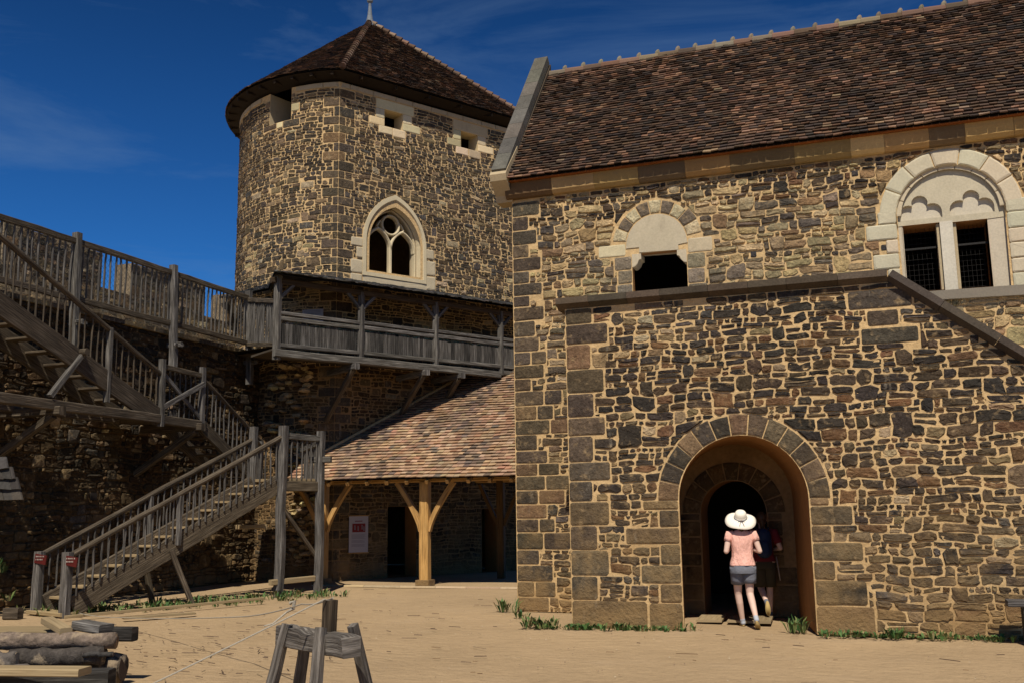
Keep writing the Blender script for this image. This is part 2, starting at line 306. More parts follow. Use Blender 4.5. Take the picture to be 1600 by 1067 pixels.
def rubble(mb, u0, u1, v0, v1, mapf, reserved=(), pal=DARK, band=(0.22, 0.48), minh=0.07, maxh=0.165, maxw=0.46, gap=(0.006, 0.013), relief=(0.004, 0.028), keep=None, palf=None, round_=0.34):
    def warp(u, v):
        q = noise.noise_vector(Vector((u * 1.7, v * 1.7, 3.1))); r = noise.noise_vector(Vector((u * 6, v * 6, 8.1))); return u + q.x * 0.07 + r.x * 0.018, v + q.y * 0.06 + r.y * 0.018
    def leaf(a, b, c, d):
        if a > u1 or b > v1 or c < u0: return
        wd, ht = c - a, d - b
        g = R.uniform(*gap)
        a += g * .85; b += g * 1.15; c -= g * .85; d -= g * 1.15
        if c - a < 0.03 or d - b < 0.022: return
        wd, ht = c - a, d - b
        k = lambda: R.uniform(0.04, round_) if R.random() < 0.75 else R.uniform(0.0, 0.05)
        pts = []
        c1, c2, c3, c4 = k(), k(), k(), k(); m_ = min(wd, ht * 1.6)
        mj = ht * 0.06
        pts += [(a + c1 * m_, b), ((a + c) / 2 + jit(wd * .15), b + jit(mj)), (c - c2 * m_, b)]
        pts += [(c, b + c2 * ht), (c + jit(mj), (b + d) / 2 + jit(ht * .1)), (c, d - c3 * ht)]
        pts += [(c - c3 * m_, d), ((a + c) / 2 + jit(wd * .15), d + jit(mj)), (a + c4 * m_, d)]
        pts += [(a, d - c4 * ht), (a + jit(mj), (b + d) / 2 + jit(ht * .1)), (a, b + c1 * ht)]
        pts = [warp(*p) for p in pts]
        cu = sum(p[0] for p in pts) / 12; cv = sum(p[1] for p in pts) / 12
        if keep and not keep(cu, cv): return
        A0 = area(pts)
        rad = max(hypot(p[0] - cu, p[1] - cv) for p in pts)
        for rs in reserved:
            q = rs.sep((cu, cv))
            if q[4] > rad + 0.012: continue
            if q[4] < 0:
                far = max(pts, key=lambda p: rs.sep(p)[4]); q = rs.sep(far)
                if q[4] < 0.03: return
            pts = clip(pts, q[0] + q[2] * 0.011, q[1] + q[3] * 0.011, q[2], q[3])
            if len(pts) < 3 or area(pts) < 0.0012: return
            cu = sum(p[0] for p in pts) / len(pts); cv = sum(p[1] for p in pts) / len(pts)
        if area(pts) < 0.0012: return
        stone(mb, pts, R.uniform(*relief), mapf, pick(palf(cu, cv) if palf else pal), rough=0.009)
    def course(a, c, b, d):          # one course from u=a to c
        ht = d - b; u = a
        while u < c - 1e-6:
            wd = min(maxw, max(0.09, ht * R.choice((1.0, 1.5, 2.0, 2.4, 2.9, 3.6)) * R.uniform(0.8, 1.25)))
            if c - u - wd < 0.08: wd = c - u
            q = R.random()
            if q < 0.13 and ht > minh * 1.7:
                t = R.uniform(0.35, 0.65); leaf(u, b, u + wd, b + ht * t); leaf(u, b + ht * t, u + wd, d)
            else:
                e = jit(ht * 0.10) if q > 0.5 else 0; leaf(u, b, u + wd, d + e * 0.5)
            u += wd
    v = v0 - 0.05
    while v < v1:
        h1 = R.uniform(minh, maxh); h2 = R.uniform(minh, maxh); u = u0 - R.uniform(0, 0.5)
        while u < u1:
            run = R.uniform(0.5, 2.2)
            course(u - R.uniform(0, .04), u + run, v, v + h1); course(u, u + run, v + h1, v + h1 + h2); u += run
            if R.random() < 0.75:
                wd = (h1 + h2) * R.uniform(0.75, 1.5)
                leaf(u, v, u + wd, v + h1 + h2); u += wd
        v += h1 + h2
def edge_reserve(u0, u1, v0, v1):   # four rectangles round a panel so stones are trimmed at its edges
    B = 3.0; return [Rect(u0 - B, v0 - B, u0, v1 + B), Rect(u1, v0 - B, u1 + B, v1 + B), Rect(u0 - B, v0 - B, u1 + B, v0), Rect(u0 - B, v1, u1 + B, v1 + B)]
def planemap(o, eu, n, ev=(0, 0, 1)):
    o = Vector(o); eu = Vector(eu); n = Vector(n); ev = Vector(ev)
    return lambda u, v, h: o + eu * u + ev * v + n * h
def sheet(mb, outer, holes, mapf, h=0.0, col=(1, 1, 1), cell=None):
    loops = [[Vector((u, v, 0)) for u, v in outer]] + [[Vector((u, v, 0)) for u, v in hl] for hl in holes]
    flat = [p for lp in loops for p in lp]
    mb.add([mapf(p.x, p.y, h) for p in flat], [list(t) for t in geometry.tessellate_polygon(loops)], col)
def reveal(mb, path, mapf, h0, h1, col=(1, 1, 1), closed=True):
    n = len(path); vs = [mapf(u, v, h0) for u, v in path] + [mapf(u, v, h1) for u, v in path]
    mb.add(vs, [[k, (k + 1) % n, n + (k + 1) % n, n + k] for k in range(n if closed else n - 1)], col)
def arc(cx, cy, r, a0, a1, n=16): return [(cx + r * cos(radians(a0 + (a1 - a0) * i / n)), cy + r * sin(radians(a0 + (a1 - a0) * i / n))) for i in range(n + 1)]
def archpath(u0, u1, v0, vs, n=18):       # round-headed opening, anticlockwise from bottom left
    r = (u1 - u0) / 2; c = (u0 + u1) / 2
    return [(u0, v0), (u1, v0)] + arc(c, vs, r, 0, 180, n)
def pointed(u0, u1, vs, apex, n=12):      # right springing -> apex -> left springing
    hw = (u1 - u0) / 2; H = apex - vs; r = (H * H + hw * hw) / (2 * hw); c = (u0 + u1) / 2
    a = math.degrees(atan2(H, r - hw))
    right = arc(u1 - r, vs, r, 0, a, n); left = arc(u0 + r, vs, r, 180 - a, 180, n)
    return right + left[1:], [(u1 - r, vs, r), (u0 + r, vs, r)]
def voussoirs(mb, cx, cy, r0, r1, a0, a1, n, mapf, pal=ASH, h=0.02, cols=None, vary=0.0, gap=0.007):
    for i in range(n):
        b0 = radians(a0 + (a1 - a0) * i / n) + gap / r0; b1 = radians(a0 + (a1 - a0) * (i + 1) / n) - gap / r0
        ro = r1 + R.uniform(-vary, vary)
        P = [(cx + r0 * cos(b0 + (b1 - b0) * t / 3), cy + r0 * sin(b0 + (b1 - b0) * t / 3)) for t in range(4)]
        P += [(cx + ro * cos(b1 + (b0 - b1) * t / 3), cy + ro * sin(b1 + (b0 - b1) * t / 3)) for t in range(4)]
        stone(mb, P, h, mapf, cols[i] if cols else pick(pal), inset=0.008, rough=0.0025, dome=0.1)

# ------------------------------------------------------------------ roof tiles
TILES = [(5, (0.065, 0.043, 0.032)), (3, (0.040, 0.031, 0.028)), (3, (0.10, 0.060, 0.040)), (0.9, (0.17, 0.10, 0.065)), (0.2, (0.22, 0.16, 0.11))]
TILES2 = [(5, (0.30, 0.20, 0.135)), (3, (0.35, 0.245, 0.165)), (0.35, (0.15, 0.12, 0.10)), (1.5, (0.30, 0.175, 0.12)), (2, (0.38, 0.28, 0.19))]
def tiles(mb, rowpt, nrow, wdt, pal, thick=0.019, keep=None, clump=None):
    """rowpt(i) -> (list of points at the low edge line, same at next row) with cumulative walking"""
    for i in range(nrow):
        lo, hi = rowpt(i)
        seg = [0]
        for k in range(1, len(lo)): seg.append(seg[-1] + (lo[k] - lo[k - 1]).length)
        tot = seg[-1]; a = -R.uniform(0, wdt); k = 0
        def at(s, line):
            s = min(max(s, 0), tot); j = 0
            lo_, hi_ = 0, len(seg) - 2
            while lo_ < hi_:
                m_ = (lo_ + hi_ + 1) // 2
                if seg[m_] <= s: lo_ = m_
                else: hi_ = m_ - 1
            j = lo_; t = (s - seg[j]) / max(seg[j + 1] - seg[j], 1e-6); return line[j].lerp(line[j + 1], t), j
        while a < tot:
            wt = wdt * R.uniform(0.82, 1.18); s0 = max(a, 0) + 0.003; s1 = min(a + wt, tot) - 0.003; a += wt
            if s1 - s0 < 0.03: continue
            p0, j = at(s0, lo); p1, _ = at(s1, lo); q0, _ = at(s0, hi); q1, _ = at(s1, hi)
            if keep and not keep((p0 + p1) / 2): continue
            x = (p1 - p0).normalized(); y = ((q0 + q1) / 2 - (p0 + p1) / 2); yl = y.length; y.normalize(); n = x.cross(y).normalized()
            if n.z < 0: n = -n
            sl = jit(0.008); l0 = thick * R.uniform(2.0, 3.2); dn = jit(0.005)
            a0 = p0 - y * (0.008 + sl) + n * (l0 + dn); a1 = p1 - y * (0.008 - sl) + n * (l0 - dn)
            b0 = q0 + y * 0.03 + n * 0.004; b1 = q1 + y * 0.03 + n * 0.004
            c0 = a0 - n * thick * 1.2; c1 = a1 - n * thick * 1.2; d0 = b0 - n * thick; d1 = b1 - n * thick
            mb.add([a0, a1, b1, b0, c0, c1, d1, d0], [[0, 1, 2, 3], [4, 5, 1, 0], [4, 0, 3, 7], [1, 5, 6, 2]], pick(clump(p0) if clump else pal))

# ================================================================== GROUND
def ground():
    mb = MB(); xs = [-600, -80, -30] + [-20 + i * 0.5 for i in range(81)] + [30, 80, 600]; ys = [-600, -80, -30] + [-20 + i * 0.5 for i in range(61)] + [20, 60, 600]
    def z(x, y):
        if abs(x) > 20 or y < -20 or y > 10: return -0.0
        return 0.035 * noise.noise(Vector((x * 0.35, y * 0.35, 0))) - 0.01
    vs = [(x, y, z(x, y)) for y in ys for x in xs]; nx = len(xs)
    fs = [[j * nx + i, j * nx + i + 1, (j + 1) * nx + i + 1, (j + 1) * nx + i] for j in range(len(ys) - 1) for i in range(nx - 1)]
    mb.add(vs, fs); o = obj('ground', mb, 'sand', smooth=True); struct(o)
    # straws, twigs and pebbles trodden into the sand
    mb = MB(); rr = random.Random(3)
    for k in range(1500):
        x = rr.uniform(-9, 9); y = rr.uniform(-9, 7); a = rr.uniform(-0.7, 0.5); ln = rr.choice([0.03, 0.05, 0.08, 0.14]); wd = rr.uniform(0.003, 0.009)
        p = V(x, y, 0.02); d = V(cos(a), sin(a), 0) * ln; c = rr.choice([(0.05, 0.03, 0.02), (0.10, 0.06, 0.03), (0.2, 0.14, 0.08), (0.16, 0.10, 0.05)])
        if rr.random() < 0.13:
            n = V(-sin(a), cos(a), 0) * wd; mb.add([p - d - n, p + d - n, p + d + n, p - d + n, p - d * .9 + V(0, 0, .008), p + d * .9 + V(0, 0, .008)], [[0, 1, 5, 4], [3, 4, 5, 2], [1, 2, 5], [0, 4, 3]], c)
        else:
            r = rr.uniform(0.004, 0.014); p.z = .012; mb.add([p + V(r, 0, 0), p + V(0, r, 0), p + V(-r, 0, 0), p + V(0, -r, 0), p + V(0, 0, r * .8)], [[0, 1, 4], [1, 2, 4], [2, 3, 4], [3, 0, 4]], rr.choice([(0.3, 0.2, 0.11), (0.2, 0.14, 0.09), (0.42, 0.33, 0.22)]))
    for k in range(260):
        x = rr.gauss(-4.2, 1.6); y = rr.gauss(-3.6, 1.9); a = rr.gauss(-.35, .35); ln = rr.choice([0.04, 0.07, 0.12]); p = V(x, y, 0.02); d = V(cos(a), sin(a), 0) * ln; n = V(-sin(a), cos(a), 0) * rr.uniform(.003, .008)
        mb.add([p - d - n, p + d - n, p + d + n, p - d + n, p - d * .9 + V(0, 0, .008), p + d * .9 + V(0, 0, .008)], [[0, 1, 5, 4], [3, 4, 5, 2], [1, 2, 5], [0, 4, 3]], rr.choice([(0.07, 0.045, 0.03), (0.12, 0.08, 0.05), (0.3, 0.22, 0.13)]))
    o = obj('ground_litter', mb, 'debris'); struct(o, 'stuff'); tag(o, 'scattered straws, twigs and pebbles on the sandy yard', 'litter')
ground()

# ================================================================== CHAPEL
CS = -1.69; CD = 2.2; CE = 11.5
def chapel():
    T = thing('chapel', 'rubble-stone chapel with steep brown tiled roof and a kneelered gable, behind the arched stair block', 'building', (4, 5, 0))
    fm = planemap((0, CD, 0), (1, 0, 0), (0, -1, 0))
    base = MB(); st = MB(); lm = MB()
    res = edge_reserve(CS, 9.5, 0, 7.68)
    w1 = [(0.64, 4.3), (1.64, 4.3), (1.64, 6.38), (0.64, 6.38)]
    w2a = [(5.27, 5.27), (5.85, 5.27), (5.85, 6.41), (5.27, 6.41)]; w2b = [(6.05, 5.26), (6.57, 5.26), (6.57, 6.39), (6.05, 6.39)]
    doorp = archpath(1.69, 2.79, 0.0, 1.70)
    sheet(base, [(CS, 0), (9.5, 0), (9.5, 7.7), (CS, 7.7)], [w1, [(5.22, 5.22), (6.82, 5.22)] + arc(6.02, 6.52, 0.815, 0, 180, 22), [(u, max(v, 0.001)) for u, v in doorp]], fm)
    # quoins on the left corner, two columns of dressed stone
    v = 0.0; k = 0
    while v < 7.6:
        h = R.uniform(0.21, 0.31); h = min(h, 7.66 - v)
        if h < 0.1: break
        wd = R.choice([0.34, 0.44]) if k % 2 else R.uniform(0.5, 0.7)
        ashlar(st, CS, v, CS + wd, v + h, fm); res.append(Rect(CS, v, CS + wd, v + h))
        if v < 5.0:
            w2 = R.uniform(0.3, 0.6)
            if R.random() < 0.7: ashlar(st, CS + wd, v, CS + wd + w2, v + h, fm); res.append(Rect(CS + wd, v, CS + wd + w2, v + h))
        v += h; k += 1
    # return of the corner (north gable wall), real thickness
    gm = planemap((CS, CD, 0), (0, 1, 0), (-1, 0, 0))
    # small doorway (upper floor): tympanum, voussoirs, lintel blocks
    cx = 1.1; CRM = (0.50, 0.40, 0.26)
    cols = []
    for i in range(9): cols.append((0.44 * R.uniform(.9, 1.05), 0.355, 0.215) if i % 2 == 0 else (0.13, 0.10, 0.07))
    voussoirs(st, cx, 6.55, 0.57, 0.82, 8, 172, 9, fm, cols=cols, vary=0.03)
    res.append(Circ([(cx, 6.55, 0.84)], 6.3))
    prism(lm, [(0.53, 6.5), (0.78, 6.5), (0.78, 6.40), (1.50, 6.38), (1.50, 6.48), (1.67, 6.5)] + arc(cx, 6.53, 0.56, 0, 180, 14), fm, -0.3, 0.015, (0.46, 0.39, 0.27))
    for (a, b, c, d) in ((0.0, 6.36, 0.54, 6.60), (1.66, 6.30, 2.12, 6.58), (0.3, 6.1, 0.64, 6.36), (1.64, 6.02, 1.98, 6.30), (0.36, 5.84, 0.64, 6.1), (1.64, 5.74, 1.96, 6.02), (0.34, 5.5, 0.64, 5.84), (1.64, 5.45, 2.0, 5.74), (-0.15, 5.4, 0.64, 5.5)):
        lite = (a, b) in ((0.0, 6.36), (1.66, 6.30), (-0.15, 5.4))
        ashlar(lm if lite else st, a, b, c, d, fm, col=pick([(1, (0.50, 0.42, 0.28))]) if lite else pick([(1, (0.17, 0.145, 0.11))])); res.append(Rect(a, b, c, d))
    for u, sg in ((0.64, 1), (1.64, -1)):      # little quarter-round corbels under the lintel
        P = [(u, 6.38), (u, 6.14), (u + sg * 0.05, 6.15), (u + sg * 0.10, 6.20), (u + sg * 0.13, 6.27), (u + sg * 0.17, 6.28), (u + sg * 0.17, 6.38)]
        if sg < 0: P = P[::-1]
        prism(lm, P, fm, -0.3, 0.01, (0.50, 0.42, 0.29))
    res.append(Rect(0.6, 4.3, 1.68, 6.42))
    rv = MB(); reveal(rv, w1, fm, 0, -0.16)
    obj('doorway_surround', lm, 'lime', T, label='pale half-round tympanum slab and corbels over the small doorway'); obj('doorway_reveal', rv, 'plaster', T); lm = MB(); rv = MB()
    # twin window: hood arch of pale blocks, tympanum slab with blind trefoils, mullion
    ox, osp = 6.02, 6.52
    voussoirs(lm, ox, osp + 0.02, 0.83, 1.10, 4, 176, 7, fm, cols=[(0.52 * R.uniform(.9, 1.05), 0.44, 0.31) for _ in range(7)], h=0.03, vary=0.01, gap=.004)
    voussoirs(lm, ox, osp + 0.02, 0.75, 0.83, 2, 178, 9, fm, cols=[(0.50, 0.42, 0.29)] * 9, h=0.004, gap=.002)
    res.append(Circ([(ox, osp + 0.02, 1.11)], 6.4))
    for sd_, us in ((-1, 5.19), (1, 6.85)):
        v = 5.2
        for q, (hh, wd) in enumerate([(0.24, 0.30), (0.24, 0.20), (0.26, 0.42), (0.24, 0.20), (0.27, 0.50), (0.22, 0.30)]):
            if sd_ > 0: wd = wd + 0.1
            a, b = (us - wd, us) if sd_ < 0 else (us, us + wd)
            ashlar(lm, a, v, b, v + hh, fm, col=(0.50 * R.uniform(.9, 1.05), 0.425, 0.30), h=0.03, gap=.004); res.append(Rect(a, v, b, v + hh)); v += hh
    res.append(Rect(5.0, 5.18, 6.99, 6.6))
    # tympanum slab recessed 6 cm, with trefoil holes backed by another slab
    def trefoil(cx_, cy_, s):
        P = [(cx_ - 0.30 * s, cy_)] ; P += arc(cx_ - 0.17 * s, cy_ + 0.10 * s, 0.13 * s, 175, 60, 5); P += arc(cx_, cy_ + 0.25 * s, 0.115 * s, 178, 2, 7); P += arc(cx_ + 0.17 * s, cy_ + 0.10 * s, 0.13 * s, 120, 5, 5); P += [(cx_ + 0.30 * s, cy_)]
        return P[::-1]
    tp = [(5.27, 6.41), (5.85, 6.41), (5.95, 6.38), (6.05, 6.39), (6.57, 6.39), (6.83, 6.40)] + arc(ox, osp, 0.82, -8, 188, 22) + [(5.21, 6.41)]
    t1 = trefoil(5.57, 6.50, 1.12); t2 = trefoil(6.36, 6.50, 1.12)
    sheet(lm, tp, [t1, t2], fm, -0.06, (0.47, 0.41, 0.29)); reveal(lm, t1, fm, -0.06, -0.13, (0.50, 0.44, 0.33)); reveal(lm, t2, fm, -0.06, -0.13, (0.50, 0.44, 0.33))
    sheet(lm, tp, [], fm, -0.13, (0.52, 0.46, 0.35))
    reveal(lm, arc(ox, osp, 0.83, -10, 190, 24), fm, 0.04, -0.14, (0.48, 0.41, 0.30), closed=False)
    for (a, b) in ((5.19, 5.28), (6.57, 6.86)): prism(lm, [(a, 5.2), (b, 5.2), (b, 6.45), (a, 6.45)], fm, -0.4, -0.07, (0.50, 0.43, 0.32))
    prism(lm, [(5.85, 5.2), (6.05, 5.2), (6.05, 6.42), (5.85, 6.42)], fm, -0.35, -0.055, (0.54, 0.49, 0.39))
    prism(lm, [(5.80, 5.2), (5.85, 5.2), (5.85, 6.40), (5.80, 6.40)], fm, -0.35, -0.10, (0.42, 0.33, 0.2)); prism(lm, [(6.05, 5.2), (6.10, 5.2), (6.10, 6.40), (6.05, 6.40)], fm, -0.35, -0.10, (0.42, 0.33, 0.2))
    reveal(rv, w2a, fm, -0.05, -0.6); reveal(rv, w2b, fm, -0.05, -0.6)
    # window sill band
    prism(lm, [(4.95, 5.10), (7.6, 5.04), (7.6, 5.21), (4.95, 5.24)], fm, -0.3, 0.10, (0.20, 0.17, 0.13))
    prism(lm, [(7.15, 4.82), (9.4, 4.74), (9.4, 5.04), (7.15, 5.1)], fm, -0.1, 0.03, (0.22, 0.18, 0.12))
    # small square stone eyes
    for (u, v) in ((7.9, 7.1), (4.52, 7.35), (4.9, 6.0), (-0.65, 7.35), (2.75, 6.1)):
        ashlar(st, u, v, u + 0.13, v + 0.12, fm, col=(0.045, 0.04, 0.04)); res.append(Rect(u, v, u + 0.13, v + 0.12))
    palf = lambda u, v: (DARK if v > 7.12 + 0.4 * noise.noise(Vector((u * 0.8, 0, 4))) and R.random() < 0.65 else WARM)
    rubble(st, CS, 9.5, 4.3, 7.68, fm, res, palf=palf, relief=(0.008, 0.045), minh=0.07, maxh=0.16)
    rubble(st, CS, 0.2, 0, 4.3, fm, res, pal=MID)
    # inner arched doorway at the back of the passage
    inn = MB()
    voussoirs(inn, 2.24, 1.70, 0.56, 0.86, 0, 180, 9, fm, pal=BROWN_SHADE, h=0.03)
    ski = MB(); sheet(ski, [(0.95, 0.002), (3.7, 0.002), (3.7, 3.2), (0.95, 3.2)], [[(u, max(v, 0.003)) for u, v in doorp]], fm, 0.004)  # extra dark sheet over the mortar, passage shade put into its colour
    v = 0.0
    while v < 1.66:
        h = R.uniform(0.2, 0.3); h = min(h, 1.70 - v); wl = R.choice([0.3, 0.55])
        ashlar(inn, 1.68 - wl, v, 1.68, v + h, fm, pal=BROWN_SHADE); ashlar(inn, 1.1, v, 1.68 - wl, v + h, fm, pal=BROWN_SHADE)
        wl = R.choice([0.25, 0.45]); ashlar(inn, 2.80, v, 2.80 + wl, v + h, fm, pal=BROWN_SHADE); v += h
        if 1.70 - v < 0.06: break
    obj('wall_mortar', base, 'mortar', T); obj('wall_stones', st, 'stone', T); obj('window_stonework', lm, 'lime', T, label='pale limestone tympanum, mullion and sills')
    obj('window_reveal', rv, 'plaster', T); rv = MB(); reveal(rv, doorp, fm, 0, -0.7); obj('inner_door_reveal', rv, 'plaster', T); WS = [o for o in T.children if o.name.startswith('window_stonework')][0]; obj('inner_wall_face', ski, 'mortar_shaded', T); obj('inner_doorway', inn, 'stone', T, label='brown voussoirs and jambs of the inner doorway')
    # hidden shell
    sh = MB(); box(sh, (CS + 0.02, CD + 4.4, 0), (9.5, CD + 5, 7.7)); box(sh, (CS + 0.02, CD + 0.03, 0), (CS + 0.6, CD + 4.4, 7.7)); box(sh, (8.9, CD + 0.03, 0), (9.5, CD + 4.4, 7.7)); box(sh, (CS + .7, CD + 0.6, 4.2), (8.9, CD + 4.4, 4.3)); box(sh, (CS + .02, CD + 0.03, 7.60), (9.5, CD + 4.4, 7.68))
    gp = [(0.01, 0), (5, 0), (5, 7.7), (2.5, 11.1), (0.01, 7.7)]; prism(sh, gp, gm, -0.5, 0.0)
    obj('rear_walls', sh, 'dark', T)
    # iron glazing bars
    ib = MB()
    for (a, b) in ((5.27, 5.85), (6.05, 6.57)):
        beam(ib, (a, CD + 0.22, 6.03), (b, CD + 0.22, 6.03), 0.03, 0.035, col=(1, 1, 1))
        for k in range(1, 8):
            x = a + (b - a) * k / 8; beam(ib, (x, CD + 0.36, 5.25), (x, CD + 0.36, 6.42), 0.004, 0.004, col=(1, 1, 1))
        for k in range(1, 13):
            z = 5.25 + 0.09 * k; beam(ib, (a, CD + 0.365, z), (b, CD + 0.365, z), 0.004, 0.004, col=(1, 1, 1))
    obj('window_grille', ib, 'iron', WS)
    # cornice in blocks
    co = MB(); u = CS - 0.08
    while u < 9.5:
        wd = R.uniform(0.5, 1.15); c = pick([(3, (0.34, 0.22, 0.085)), (1.4, (0.13, 0.085, 0.045)), (1.5, (0.42, 0.29, 0.125))])
        a, b = u + 0.004, min(u + wd, 9.5)
        prof = [(0.0, 7.69), (0.10, 7.70), (0.15, 7.76), (0.17, 7.90), (0.17, 7.985), (-0.3, 7.985), (-0.3, 7.69)]
        vs = [V(a, CD - h, z) for h, z in prof] + [V(b, CD - h, z) for h, z in prof]; n = len(prof)
        co.add(vs, [[k, (k + 1) % n, n + (k + 1) % n, n + k] for k in range(n)] + [list(range(n)), list(range(2 * n - 1, n - 1, -1))], c); u += wd
    obj('cornice', co, 'lime', T)
    # roof: eave (y 1.9, z 8.0) to ridge (y 4.7, z 11.32)
    e0 = V(0, CD - 0.30, 8.02); r1 = V(0, CD + 2.5, 11.34); N_ = 45; rf = MB()
    ul = MB(); ul.add([V(CS + 0.1, CD - .26, 8.0), V(9.6, CD - .26, 8.0), V(9.6, CD + 2.5, 11.29), V(CS + 0.1, CD + 2.5, 11.29), V(CS + 0.1, CD + 5.3, 8.0), V(9.6, CD + 5.3, 8.0)], [[0, 1, 2, 3], [3, 2, 5, 4]]); obj('roof_deck', ul, 'under', T)
    def row(i):
        a = e0.lerp(r1, i / N_); b = e0.lerp(r1, (i + 1) / N_); sag = lambda x, p: p + V(x, 0, 0.03 * noise.noise(Vector((x * 0.5, p.y, 0))))
        xs = [CS + 0.02 + 0.5 * k for k in range(23)]
        return [sag(x, a) for x in xs], [sag(x, b) for x in xs]
    def cl(p):
        q = noise.noise(Vector((p.x * 0.8, p.y * 0.9, p.z * 0.6)))
        return TILES if q < 0.2 else [(3, (0.065, 0.045, 0.035)), (2, (0.12, 0.072, 0.05)), (1.2, (0.20, 0.12, 0.08))]
    tiles(rf, row, N_, 0.145, TILES, clump=cl); obj('roof', rf, 'tile', T)
    # rafter strip under the tiles
    ev = MB(); beam(ev, (CS, CD - 0.16, 7.998), (9.5, CD - 0.16, 7.998), 0.20, 0.02, col=(0.5, 0.25, 0.12)); obj('eaves_board', ev, 'oak', T)
    rc = MB(); x = CS + 0.05; k = 0
    while x < 9.4:
        ln = R.uniform(0.36, 0.44); c = pick([(2, (0.15, 0.09, 0.065)), (2, (0.17, 0.14, 0.10)), (1, (0.10, 0.07, 0.05))])
        pole(rc, [V(x, CD + 2.5, 11.30), V(x + ln, CD + 2.5, 11.30)], [0.115, 0.10], 10, c)
        p = V(x + ln, CD + 2.5, 11.40); pole(rc, [p + V(-.04, 0, -.04), p + V(-.03, 0, .03), p + V(-0.01, 0, .075), p + V(0, 0, .09)], [0.06, 0.055, 0.035, 0.01], 6, pick([(1, (0.17, 0.15, 0.115))])); x += ln
    obj('ridge_tiles', rc, 'lime', T)
    # gable parapet: slabs climbing the rake, kneeler at the foot
    gp_ = MB(); a = V(CS - 0.13, CD - 0.22, 8.10); b = V(CS - 0.13, CD + 2.58, 11.62); n = 8
    dr = (b - a).normalized(); nr = V(0, -dr.z, dr.y)
    for k in range(n):
        p = a.lerp(b, k / n) + dr * 0.004; q = a.lerp(b, (k + 1) / n) - dr * 0.004; g = pick([(1, (0.095, 0.09, 0.08))])
        xx = 0.15; vs = []
        for pt in (p, q):
            for (dx, dn) in ((-xx, 0.02), (xx, 0.02), (xx, 0.20), (-xx, 0.20)): vs.append(pt + V(dx, 0, 0) + nr * dn)
        gp_.add(vs, [[0, 3, 2, 1], [4, 5, 6, 7], [0, 1, 5, 4], [1, 2, 6, 5], [2, 3, 7, 6], [3, 0, 4, 7]], g)
    obj('gable_coping', gp_, 'slab', T, label='grey slabs climbing the left gable edge')
    gw = MB(); gx = planemap((CS - 0.28, 0, 0), (0, 1, 0), (1, 0, 0)); prism(gw, [(CD - 0.02, 7.75), (CD + 2.6, 10.9), (CD + 2.6, 11.62), (CD - 0.2, 8.15), (CD - 0.2, 7.9)], gx, 0.0, 0.32, (0.06, 0.045, 0.03)); obj('gable_parapet', gw, 'slab', T)
    kn = MB(); kx = planemap((CS - 0.30, 0, 0), (0, 1, 0), (1, 0, 0))
    prism(kn, [(CD + 0.3, 7.66), (CD - 0.03, 7.66), (CD - 0.08, 7.78), (CD - 0.20, 7.88), (CD - 0.36, 8.0), (CD - 0.40, 8.12), (CD - 0.30, 8.25), (CD + 0.3, 8.9)], kx, 0, 0.33, (0.42, 0.33, 0.20)); obj('kneeler', kn, 'lime', T)
    return T
chapel()

